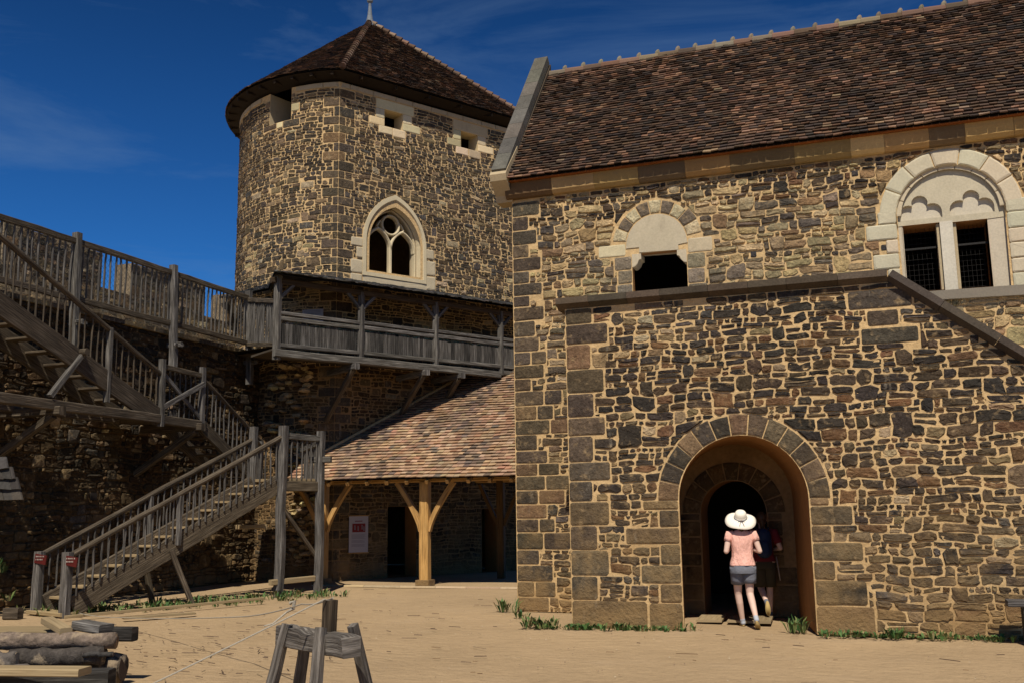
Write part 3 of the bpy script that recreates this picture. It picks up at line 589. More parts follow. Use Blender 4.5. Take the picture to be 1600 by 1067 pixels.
# ================================================================== STAIR BLOCK
def stairblock():
    T = thing('stone_staircase', 'dark rubble stair block with sloping dark coping and a round-arched passage', 'staircase', (4, 1.1, 0))
    fm = planemap((0, 0, 0), (1, 0, 0), (0, -1, 0)); base = MB(); st = MB()
    topz = lambda u: 5.0 if u < 4.95 else 5.0 - (u - 4.95) * 0.785
    E_ = 10.2
    ap = archpath(1.74, 3.63, 0.001, 1.915, 24)
    sheet(base, [(0, 0), (E_, 0), (E_, topz(E_)), (4.95, 5.0), (0, 5.0)], [ap], fm)
    res = [Rect(-3, -3, 0, 9), Rect(-3, 5.0, 12, 9), Rect(-3, -3, 12, 0)]
    res.append(Circ([(2.685, 1.915, 1.27)], 1.8)); res.append(Rect(1.7, 0, 3.67, 1.915))
    voussoirs(st, 2.685, 1.915, 0.96, 1.26, 0, 180, 13, fm, h=0.02, vary=0.015)
    v = 0; k = 0; hs = []
    while v < 4.98:
        h = min(R.uniform(0.24, 0.42), 5.0 - v)
        if h < 0.12: break
        wd = R.uniform(0.36, 0.46) if k % 2 else R.uniform(0.58, 0.72)
        if v == 0: h = 0.42; wd = 1.2
        ashlar(st, 0, v, wd, v + h, fm, h=0.018); res.append(Rect(0, v, wd, v + h)); v += h; k += 1
    for sd_ in (0, 1):
        v = 0; k = sd_
        while v < 1.88:
            h = min(R.uniform(0.24, 0.36), 1.915 - v)
            if 1.915 - v - h < 0.1: h = 1.915 - v
            wd = R.uniform(0.28, 0.36) if k % 2 else R.uniform(0.52, 0.85)
            if v == 0: wd = 0.52 if sd_ == 0 else 0.8; h = 0.4
            a, b = (1.735 - wd, 1.735) if sd_ == 0 else (3.635, 3.635 + wd)
            ashlar(st, a, v, b, v + h, fm, h=0.018); res.append(Rect(a, v, b, v + h)); v += h; k += 1
    for (a, b, c, d) in ((4.35, 4.62, 5.25, 4.9), (4.6, 4.36, 5.05, 4.6), (4.5, 4.1, 5.3, 4.34), (0.0, 5.0, 0, 5)):
        if c > a: ashlar(st, a, b, c, d, fm); res.append(Rect(a, b, c, d))
    res_s = res
    keep = None; res.append(Half(4.93, 4.99, -0.618, -0.786)) if False else None
    def palf(u, v):
        q = noise.noise(Vector((u * 0.5, v * 0.5, 9)))
        return MID if (q > 0.15 or (v < 1.6 and R.random() < 0.5)) else DARK
    keep = lambda u, v: v < topz(u) + 0.02
    rubble(st, 0, E_, 0, 5.0, fm, res_s, palf=palf, keep=keep, maxh=0.175, minh=0.07, relief=(0.004, 0.030))
    obj('wall_mortar', base, 'mortar', T); obj('wall_stones', st, 'stone', T)
    # left side return
    sd2 = MB(); sm = planemap((0, 0.03, 0), (0, 1, 0), (-1, 0, 0)); sheet(sd2, [(0, 0), (2.14, 0), (2.14, 4.99), (0, 4.99)], [], sm); obj('side_wall', sd2, 'mortar', T)
    # top deck and steps behind the parapet
    dk = MB(); box(dk, (0.02, 0.35, 4.0), (4.95, CD - 0.02, 4.15))
    for k in range(24): box(dk, (4.95 + k * 0.22, 0.35, 0), (4.95 + (k + 1) * 0.22 - .002, CD - 0.02, 4.15 - 0.172 * (k + 1)))
    prism(dk, [(0.02, 3.9), (E_, 0.1), (E_, topz(E_) - 0.02), (4.95, 4.98), (0.02, 4.98)], planemap((0, 0.34, 0), (1, 0, 0), (0, -1, 0)), 0, 0.02)
    obj('steps', dk, 'stone', T)
    # skewed passage vault, plastered
    va = MB(); n = len(ap); sh = -0.40
    vs = [V(u, 0.0, v) for u, v in ap] + [V(u + sh, CD - 0.004, v) for u, v in ap]
    va.add(vs, [[k, (k + 1) % n, n + (k + 1) % n, n + k] for k in range(n) if k not in (0,)]); o = obj('passage_vault', va, 'plaster', T)
    # coping: level run then raking run; slanted underside at the front
    cp = MB()
    def cop(p, q, c):
        d = (q - p).normalized(); nn = V(-d.z, 0, d.x); prof = [(0.02, -0.01), (-0.13, 0.07), (-0.13, 0.17), (0.42, 0.19), (0.42, -0.01)]
        vs = [pt + V(0, y, 0) + nn * h for pt in (p, q) for (y, h) in prof]; m_ = 5
        cp.add(vs, [[k, (k + 1) % m_, m_ + (k + 1) % m_, m_ + k] for k in range(m_)] + [[4, 3, 2, 1, 0], [5, 6, 7, 8, 9]], c)
    u = -0.12
    while u < 4.90:
        wd = R.uniform(0.5, 0.8); q = min(u + wd, 4.93)
        if 4.93 - q < 0.2: q = 4.93
        cop(V(u + .003, 0, 5.0), V(q - .003, 0, 5.0), pick([(1, (0.075, 0.06, 0.045))])); u = q
        if u >= 4.93: break
    t = 0; Lr = 6.7; dr = V(1, 0, -0.785).normalized()
    while t < Lr:
        ln = R.uniform(0.7, 1.0); a = V(4.90, 0, 5.02) + dr * t; cop(a + dr * .003, a + dr * (ln - .003), pick([(1, (0.06, 0.05, 0.042))])); t += ln
    obj('parapet_coping', cp, 'slab', T)
    # pale threshold boards in the passage
    tb = thing('threshold_boards', 'pale boards laid flat on the sand in the arched passage', 'boards', (2.4, 1.3, 0))
    for k, (a, b) in enumerate(((1.92, 2.32), (2.34, 2.62), (2.64, 3.10))):
        q = MB(); beam(q, (a + 0.2 - .17, 0.95 + jit(.03), 0.045), (a + .2 - .22, 1.75, 0.045), b - a, 0.035); obj('board', q, 'pale', tb)
stairblock()

# ================================================================== TOWER
TC = V(-10.43, 12.55, 0); TR = 4.07; TA = V(-9.27, 8.65, 0); phi = radians(58); TD = V(cos(phi), sin(phi), 0); TN = V(sin(phi), -cos(phi), 0); TL = 6.6
angA = atan2(TA.y - TC.y, TA.x - TC.x)
def arcmap(u, v, h):      # u<0 : arc length going left from the corner
    a = angA + u / TR; return V(TC.x + (TR + h) * cos(a), TC.y + (TR + h) * sin(a), v)
chordmap = planemap(TA, TD, TN)
def towermap(u, v, h):
    if u >= 0.02: return chordmap(u, v, h)
    if u <= -0.02: return arcmap(u, v, h)
    t = (u + 0.02) / 0.04; return arcmap(-0.02, v, h).lerp(chordmap(0.02, v, h), t)
def tower():
    T = thing('tower', 'tall round stone tower with flat front, traceried pointed window and conical tiled roof', 'building', (TC.x, TC.y, 0))
    st = MB(); base = MB(); lm = MB(); rv = MB(); ZT = 14.10
    # chord wall with holes
    win, wc = pointed(1.03, 2.77, 9.50, 10.66)
    winp = [(1.03, 8.64), (2.77, 8.64)] + win
    c1 = [(1.50, 13.10), (2.13, 13.10), (2.13, 13.62), (1.50, 13.62)]; c2 = [(4.27, 13.05), (4.92, 13.05), (4.92, 13.58), (4.27, 13.58)]
    d1 = [(1.70, 0.001), (2.64, 0.001), (2.64, 1.95), (1.70, 1.95)]; d2 = [(4.95, 0.001), (5.5, 0.001), (5.5, 1.85), (4.95, 1.85)]
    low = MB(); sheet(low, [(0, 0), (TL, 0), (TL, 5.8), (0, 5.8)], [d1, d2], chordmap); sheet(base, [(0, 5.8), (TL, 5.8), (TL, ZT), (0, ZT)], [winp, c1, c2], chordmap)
    for p in (c1, c2): reveal(lm, p, chordmap, 0.0, -0.5, (0.55, 0.44, 0.26))
    for p in (d1, d2): q = MB(); reveal(q, p, chordmap, 0, -0.6); obj('door_reveal', q, 'plaster', T)
    # arc wall with one crenel (angle -107..-95 deg)
    ua0 = (radians(-107) - angA) * TR; ua1 = (radians(-95) - angA) * TR
    cols = [0.0]; u = 0
    while u > -13.6: u -= 0.3; cols.append(u)
    cols += [ua0, ua1]; cols = sorted(set(round(c, 4) for c in cols)); rows = [0, 5.8, 13.12, ZT]
    for i in range(len(cols) - 1):
        a, b = cols[i], cols[i + 1]
        for j in range(3):
            if j == 2 and ua0 - 0.01 <= a and b <= ua1 + 0.01: continue
            (low if j == 0 else base).add([arcmap(a, rows[j], 0), arcmap(b, rows[j], 0), arcmap(b, rows[j + 1], 0), arcmap(a, rows[j + 1], 0)], [[0, 1, 2, 3]])
    # back wall from the arc end to the chord end
    e = arcmap(-13.6, 0, 0); b = TA + TD * TL
    base.add([V(e.x, e.y, 0), V(b.x, b.y, 0), V(b.x, b.y, ZT), V(e.x, e.y, ZT)], [[0, 1, 2, 3]])
    for uu, sg in ((ua0, 1), (ua1, -1)):
        base_c = [arcmap(uu, 13.12, 0), arcmap(uu, 13.12, -0.9), arcmap(uu, ZT, -0.9), arcmap(uu, ZT, 0)]; st_c = (0.40, 0.32, 0.2) if sg > 0 else (0.15, 0.12, 0.09)  # left reveal pale, right one dark: sun and shade put into the colours
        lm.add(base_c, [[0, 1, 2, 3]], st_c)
    lm.add([arcmap(ua0, 13.12, 0), arcmap(ua1, 13.12, 0), arcmap(ua1, 13.12, -0.9), arcmap(ua0, 13.12, -0.9)], [[0, 1, 2, 3]], (0.2, 0.16, 0.1))
    res = [Rect(-20, -3, 9, 0), Rect(-20, 13.92, 9, 17), Rect(TL - .02, -3, 12, 17), Rect(ua0, 13.12, ua1, 15)]
    # corner quoins both ways
    v = 0; k = 0
    while v < 13.82:
        h = min(R.uniform(0.2, 0.31), 13.90 - v)
        if h < 0.1: break
        a, b_ = (0.16, 0.50) if k % 2 else (0.48, 0.2)
        cq = pick(ASH); ashlar(st, -a, v, 0.007, v + h, arcmap, col=cq); ashlar(st, -0.007, v, b_, v + h, chordmap, col=cq); res.append(Rect(-a, v, b_, v + h)); v += h; k += 1
    CR = [(1, (0.52, 0.44, 0.30))]
    # crenel surrounds, staggered pale blocks
    for (a, b_, z0, z1) in ((1.50, 2.13, 13.10, 13.62), (4.27, 4.92, 13.05, 13.58)):
        bl = [(a - 0.30, z0 + 0.22, a, z1), (a - 0.52, z0 - 0.02, a, z0 + 0.22), (a - 0.2, z0 - 0.24, a + 0.28, z0 - 0.0), (b_ - 0.35, z0 - 0.26, b_ + 0.1, z0), (b_, z0 + 0.0, b_ + 0.62, z0 + 0.24), (b_, z0 + 0.24, b_ + 0.32, z1)]
        for q in bl: ashlar(lm, *q, chordmap, col=pick(CR), gap=.005); res.append(Rect(*q))
        res.append(Rect(a, z0, b_, z1)); ashlar(lm, a - 0.3, z1, b_ + 0.4, 13.92, chordmap, col=pick(CR), gap=.005); res.append(Rect(a - 0.3, z1, b_ + 0.4, 13.92))
    for q in ((ua1, 13.35, ua1 + 0.28, 13.6), (ua0 - 0.3, 12.95, ua0 + 0.3, 13.12), (ua0 + 0.3, 12.93, ua0 + 0.55, 13.12), (ua0 + 0.55, 12.9, ua1 + 0.3, 13.12)):
        ashlar(lm if q[0] in (ua1, ua0 + 0.3) else st, *q, towermap, col=pick(CR) if q[0] in (ua1, ua0 + 0.3) else pick(ASH)); res.append(Rect(*q))
    # cornice course
    u = -10.5
    while u < TL - 0.1:
        wd = R.uniform(0.5, 0.9); b_ = min(u + wd, TL)
        if not (b_ > ua0 and u < ua1):
            ashlar(lm, u, 13.93, b_, 14.09, towermap, col=(0.40, 0.32, 0.21), h=0.04, gap=.004)
        u = b_
    # window dressing
    fo, fc = pointed(0.80, 2.96, 9.50, 11.02); res.append(Circ(fc, 9.3)); res.append(Rect(0.82, 8.45, 2.94, 9.5))
    for q in ((0.42, 9.28, 0.82, 9.55), (0.60, 8.95, 0.82, 9.28), (0.42, 8.5, 0.82, 8.9), (2.94, 9.25, 3.25, 9.55), (2.94, 8.75, 3.3, 9.2), (0.82, 8.24, 3.0, 8.47), (0.42, 8.24, 0.80, 8.48), (2.96, 8.3, 3.3, 8.72)):
        ashlar(lm, *q, chordmap, col=(0.48, 0.40, 0.27), h=0.025, gap=.006); res.append(Rect(*q))
    outer = [(0.80, 8.46), (2.96, 8.46)] + fo; mo, _ = pointed(0.91, 2.87, 9.50, 10.88); mid = [(0.91, 8.57), (2.87, 8.57)] + mo
    cream = (0.55, 0.46, 0.30)
    def strip(pa, pb, h0, h1, col):
        n = len(pa); vs = [chordmap(u, v, h0) for u, v in pa] + [chordmap(u, v, h1) for u, v in pb]
        lm.add(vs, [[k, (k + 1) % n, n + (k + 1) % n, n + k] for k in range(n)], col)
    strip(outer, outer, -0.02, 0.045, cream); strip(outer, mid, 0.045, 0.045, cream); strip(mid, winp, 0.045, -0.22, cream)
    reveal(lm, winp, chordmap, -0.22, -0.6, (0.45, 0.36, 0.23))
    obj('window_frame', lm, 'lime', T, label='cream limestone pointed window frame'); lm = MB()
    def tube(path, wd, h0, h1, closed=False):      # bar following a path in the wall plane
        n = len(path); L_ = []; Rr = []
        for i, p in enumerate(path):
            a = path[(i - 1) % n] if (closed or i) else p; b2 = path[(i + 1) % n] if (closed or i < n - 1) else p
            dx, dy = b2[0] - a[0], b2[1] - a[1]; q = hypot(dx, dy) or 1; nx, ny = -dy / q * wd / 2, dx / q * wd / 2
            L_.append((p[0] + nx, p[1] + ny)); Rr.append((p[0] - nx, p[1] - ny))
        vs = []; c3 = wd * 0.5
        for i in range(n):
            m_ = path[i]; l_, r_ = L_[i], Rr[i]
            q = lambda a, t: (m_[0] + (a[0] - m_[0]) * t, m_[1] + (a[1] - m_[1]) * t)
            vs += [chordmap(*l_, h0), chordmap(*l_, h1 - c3), chordmap(*q(l_, .35), h1), chordmap(*q(r_, .35), h1), chordmap(*r_, h1 - c3), chordmap(*r_, h0)]
        fs = []
        for i in range(n if closed else n - 1):
            j = (i + 1) % n
            for k in range(5): fs.append([i * 6 + k, i * 6 + k + 1, j * 6 + k + 1, j * 6 + k])
        lm.add(vs, fs, cream)
    tube([(1.90, 8.62), (1.90, 9.55)], 0.10, -0.40, -0.24)
    for (a, b_) in ((1.07, 1.90), (1.90, 2.73)):
        pa, _ = pointed(a, b_, 9.42, 10.02, 9); tube(pa, 0.085, -0.40, -0.24)
    tube(arc(1.90, 10.17, 0.29, 0, 360 - 15, 23), 0.07, -0.40, -0.24, True)
    io, _ = pointed(1.06, 2.74, 9.50, 10.62); tube([(2.74, 8.66)] + io + [(1.06, 8.66)], 0.06, -0.40, -0.24)
    for sg in (-1, 1): tube([(1.90 + sg * 0.40, 10.0), (1.90 + sg * 0.45, 10.08), (1.90 + sg * 0.40, 10.18), (1.90 + sg * .34, 10.26)], 0.05, -0.38, -0.26)
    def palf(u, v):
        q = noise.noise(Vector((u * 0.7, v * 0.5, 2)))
        return BROWN_SHADE if v < 5.9 and R.random() < 0.92 else (WARM if (q > 0.28 and v < 10 and R.random() < .6) else MID)  # low stones take the dark palette, shade under the gallery painted in
    # several regular courses of squarer blocks, as on the tower
    for zc in (10.95, 11.15, 9.75, 9.95, 5.3, 5.05, 4.2):
        u = -8.5
        while u < TL - 0.3:
            wd = R.uniform(0.22, 0.5)
            if R.random() < 0.72 and all(rs.sep((u + wd / 2, zc + 0.1))[4] > wd / 2 + 0.02 for rs in res):
                ashlar(st, u, zc, u + wd, zc + 0.2, towermap if abs(u) > .6 else towermap, pal=MID); res.append(Rect(u, zc, u + wd, zc + 0.2))
            u += wd
    res += [Rect(1.70, 0, 2.64, 1.95), Rect(4.95, 0, 5.5, 1.85)]
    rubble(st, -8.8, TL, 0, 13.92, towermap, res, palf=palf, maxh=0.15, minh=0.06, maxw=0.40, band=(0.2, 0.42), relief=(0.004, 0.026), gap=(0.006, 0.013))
    obj('lower_wall_mortar', low, 'mortar_shaded', T); obj('wall_mortar', base, 'mortar', T); obj('wall_stones', st, 'stone', T); obj('window_tracery', lm, 'lime', T, label='cream tracery of two lancets and a round light')
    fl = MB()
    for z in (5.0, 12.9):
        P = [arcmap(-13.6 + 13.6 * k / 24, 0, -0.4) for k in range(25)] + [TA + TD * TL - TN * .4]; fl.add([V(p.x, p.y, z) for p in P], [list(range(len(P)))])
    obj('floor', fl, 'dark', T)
    # roof
    AP = V(TC.x, TC.y, 18.02); ov = 0.46; ZE = 14.30
    ro = TR + ov; line = TA + TN * ov
    # corner: intersection of the offset chord with the bigger circle
    q = line - TC; q.z = 0; bq = q.dot(TD); cq = q.length_squared - ro * ro; t0 = -bq - sqrt(bq * bq - cq); A1 = line + TD * t0; B1 = line + TD * (TL + 0.45)
    a1 = atan2(A1.y - TC.y, A1.x - TC.x)
    arcp = [V(TC.x + ro * cos(a1 - radians(4) * k), TC.y + ro * sin(a1 - radians(4) * k), ZE) for k in range(58)]
    A1.z = B1.z = ZE; flat = [A1.lerp(B1, k / 12) for k in range(13)]
    rf = MB(); N_ = 54
    def scal(line_, t): return [p.lerp(AP, t) for p in line_]
    rv_arc = arcp[::-1][24:]
    for ln_ in (rv_arc, flat):
        def row(i, ln_=ln_): return scal(ln_, i / N_ * 0.985), scal(ln_, (i + 1) / N_ * 0.985)
        tiles(rf, row, N_, 0.165, TILES)
    obj('roof', rf, 'tile', T)
    ud = MB(); ring = arcp[::-1] + flat[1:]; n = len(ring); vs = [p + V(0, 0, -0.02) for p in ring] + [AP + V(0, 0, -.04)]
    ud.add(vs, [[k, (k + 1) % n, n] for k in range(n)])
    inner = [V(TC.x + (p.x - TC.x) * 0.86, TC.y + (p.y - TC.y) * 0.86, 14.16) for p in ring]; ud.add([p + V(0, 0, -.05) for p in ring] + inner, [[k, (k + 1) % n, n + (k + 1) % n, n + k] for k in range(n)])
    obj('roof_deck', ud, 'under', T)
    for k in range(0, len(ring), 2):
        p = ring[k]; d = V(TC.x - p.x, TC.y - p.y, 0).normalized(); rfr = MB(); beam(rfr, p + V(0, 0, -.10) + d * .05, p + d * 0.62 + V(0, 0, -.02), 0.09, 0.10, col=(.25, .2, .15)); obj('rafter_end', rfr, 'brownwood', T)
    hp = MB()
    for c in (A1, B1):
        n = 26
        for k in range(n):
            p = c.lerp(AP, k / n) + V(0, 0, 0.06); q = c.lerp(AP, (k + 1) / n * 0.995) + V(0, 0, 0.04)
            pole(hp, [p, q], [0.105, 0.075], 8, pick([(1, (0.16, 0.10, 0.07)), (1, (0.11, 0.07, 0.05)), (1, (0.20, 0.14, 0.10))]))
    obj('hip_tiles', hp, 'tile', T)
    fn = MB(); pole(fn, [AP + V(0, 0, -.15), AP + V(0, 0, .25), AP + V(0, 0, .6), AP + V(0, 0, .72), AP + V(0, 0, .76), AP + V(0, 0, .84), AP + V(0, 0, .92), AP + V(0, 0, 1.05)], [0.16, 0.085, 0.05, 0.05, 0.10, 0.11, 0.05, 0.01], 10, (1, 1, 1))
    hp2 = AP.lerp(B1, 0.07); pole(fn, [AP + V(0, 0, .0), hp2 + V(0, 0, .05)], [0.10, 0.06], 8, (1, 1, 1)); obj('lead_finial', fn, 'lead', T)
    # toothing stones left projecting at the junction with the curtain wall
    tb = MB()
    for k in range(150):
        z = R.uniform(0.4, 5.9); u = R.uniform(-2.1, -0.75) * (0.75 + 0.25 * cos(z * 1.3)) - 0.02; s = R.uniform(0.08, 0.2); hh = s * 0.5
        P = [(u + s * cos(2 * pi * i / 7) * R.uniform(.7, 1), z + hh * sin(2 * pi * i / 7) * R.uniform(.7, 1)) for i in range(7)]
        stone(tb, P, R.uniform(0.08, 0.30), arcmap, tuple(min(.5, 1.4 * c_) for c_ in pick(WARM)), rough=0.02)  # tone raised: the sunlit patch is put into the stone colours
    obj('toothing_stones', tb, 'stone', T)
tower()

# ================================================================== CURTAIN WALL
CW = -11.8
def curtain():
    T = thing('curtain_wall', 'shaded castle curtain wall with wall walk and merlons, left of the tower', 'wall', (CW, 0, 0))
    fm = planemap((CW, 0, 0), (0, 1, 0), (1, 0, 0)); base = MB(); st = MB()
    sheet(base, [(-12, 0), (9.2, 0), (9.2, 6.28), (-12, 6.28)], [], fm)
    res = [Rect(-20, -3, 12, 0), Rect(-20, 6.2, 12, 9)]
    ashlar(st, 2.35, 2.05, 2.72, 2.4, fm, pal=BROWN_SHADE); res.append(Rect(2.35, 2.05, 2.72, 2.4))
    pf = lambda u, v: MID if noise.noise(Vector((u * .6, v * .6, 7))) > 0.25 else CURT_SHADE
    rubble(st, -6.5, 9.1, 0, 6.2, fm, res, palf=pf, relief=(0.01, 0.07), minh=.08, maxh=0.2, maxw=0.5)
    u = -6.5
    while u < 9: w_ = R.uniform(0.6, 1.1); box(st, (CW - .3, u + .004, 6.2), (CW + 0.10 + jit(.02), u + w_ - .004, 6.30), pick(WARM)); u += w_
    hl = MB(); box(hl, (CW + 0.035, 2.44, 2.14), (CW + 0.05, 2.63, 2.31)); obj('putlog_hole', hl, 'dark', T)  # flat dark panel for the hole, its inner shade put into the colour
    fl = MB(); box(fl, (-13.9, -12, 0), (CW - 0.02, 9.5, 6.22)); obj('wall_walk', fl, 'stone', T)
    obj('wall_mortar', base, 'mortar_shaded_dark', T); obj('wall_stones', st, 'stone', T)
    pm = planemap((-13.3, 0, 0), (0, 1, 0), (1, 0, 0)); pb = MB(); ps = MB()
    box(pb, (-13.85, -12, 6.2), (-13.3, 10.3, 7.42)); resp = [Rect(-20, -3, 20, 6.2)]
    for (a, b) in ((-4.6, -1.0), (1.03, 4.05), (5.13, 8.15), (9.2, 10.3)):
        box(pb, (-13.85, a, 7.42), (-13.3, b, 8.28))
        ashlar(ps, a, 7.42, a + .3, 7.7, pm); ashlar(ps, a, 7.7, a + .42, 8.0, pm); ashlar(ps, a, 8.0, a + .28, 8.27, pm)
    for (a, b) in ((-1.0, 1.03), (4.05, 5.13), (8.15, 9.2)): resp.append(Rect(a, 7.42, b, 9))
    for a in (-4.6, 1.03, 5.13): resp.append(Rect(a, 7.42, a + .35, 8.3))
    resp.append(Rect(-20, 8.28, 20, 12)); rubble(ps, -4.6, 10.2, 6.2, 8.28, pm, resp, pal=MID, relief=(0.002, 0.022))
    pb.c = [(0.20, 0.155, 0.10)] * len(pb.c); obj('merlon_core', pb, 'stone', T); obj('merlon_stones', ps, 'stone', T)
curtain()

# ================================================================== WOODEN PARTS
def pal_post(name, parent, p0, p1, w=0.16, h=None, mat_='grey', seg=4, crook=0.008, taper=1.0, label=None, up=(0, 1, 0)):
    q = MB(); beam(q, p0, p1, w, h or w, up=up, seg=seg, crook=crook, taper=taper); return obj(name, q, mat_, parent, label=label)
def baluster(parent, p0, p1, w=0.04, mat_='grey'):
    q = MB(); p0 = Vector(p0); p1 = Vector(p1); n = 5; off = V(0, 0, 0); pts = []
    for i in range(n + 1):
        t = i / n; off = off + V(jit(.008), jit(.008), 0); pts.append(p0.lerp(p1, t) + (off if 0 < i < n else V(0, 0, 0)))
    pole(q, pts, [w * R.uniform(.42, .6) for _ in pts], 6); return obj('baluster', q, mat_, parent)
def railing():
    T = thing('wall_walk_railing', 'long grey pole railing with wedged hanging posts along the wall walk', 'railing', (-11.55, 0, 6.3))
    X = -11.58
    for y in (-1.8, 1.40, 4.64, 7.83):
        o = pal_post('post', T, (X + .10, y, 5.30), (X + jit(.03), y + jit(.03), 7.93), 0.17, seg=5, crook=0.02)
        q = MB(); beam(q, (X - 0.1, y + .02, 5.92), (X + 0.32, y + .02, 5.92), 0.09, 0.12); beam(q, (X + .22, y - .12, 5.92), (X + .22, y + .2, 5.93), 0.05, 0.06); obj('wedge', q, 'grey', T)
    q = MB()
    for a, b in ((-6, -1.8), (-1.8, 1.4), (1.4, 4.64), (4.64, 7.83)): beam(q, (X, a, 7.72 + jit(.02)), (X, b, 7.72 + jit(.02)), 0.10, 0.13, seg=6, crook=0.012)
    obj('handrail', q, 'brownwood', T)
    q = MB()
    for a, b in ((-6, -1.8), (-1.8, 1.4), (1.4, 4.64), (4.64, 7.83)): beam(q, (X, a, 6.46), (X, b, 6.46), 0.10, 0.13, seg=6, crook=0.012)
    obj('bottom_rail', q, 'brownwood', T)
    y = -4.4
    while y < 7.75:
        if all(abs(y - k) > 0.11 for k in (-1.8, 1.4, 4.64, 7.83)): baluster(T, (X, y, 6.44), (X, y + jit(.03), 7.70), 0.046)
        y += 0.17 + jit(.015)
    q = MB()       # diamond wire netting behind the poles
    y = -1.8
    while y < 8.9:
        for sg in (-1, 1):
            a = V(X - .06, y, 6.5); b = V(X - .06, y + sg * 1.1, 7.65)
            if -1.8 < b.y < 7.83 and y < 7.83: pole(q, [a, b], 0.0022, 3, (1, 1, 1))
        y += 0.12
    obj('netting', q, 'iron', T)
    # short return to the gallery
    a = V(X, 7.83, 0); b = V(-9.5, 6.05, 0)
    q = MB(); beam(q, a + V(0, 0, 7.68), b + V(0, 0, 7.12), 0.10, 0.12); obj('handrail', q, 'brownwood', T)
    q = MB(); beam(q, a + V(0, 0, 6.42), b + V(0, 0, 6.0), 0.10, 0.12); obj('bottom_rail', q, 'brownwood', T)
    for k in range(1, 15):
        t = k / 15; p = a.lerp(b, t); baluster(T, p + V(0, 0, 6.42 - .4 * t), p + V(0, 0, 7.66 - .55 * t), 0.05)
    # plank floor of the joint
    q = MB(); q.add([V(-11.8, 7.6, 6.2), V(-9.5, 5.95, 5.95), V(-9.27, 8.7, 5.95), V(-11.8, 8.8, 6.2)], [[0, 1, 2, 3]]); q.add([V(-11.8, 7.6, 6.1), V(-9.5, 5.95, 5.85), V(-9.27, 8.7, 5.85), V(-11.8, 8.8, 6.1)], [[3, 2, 1, 0]]); obj('floor', q, 'brownwood', T)
railing()

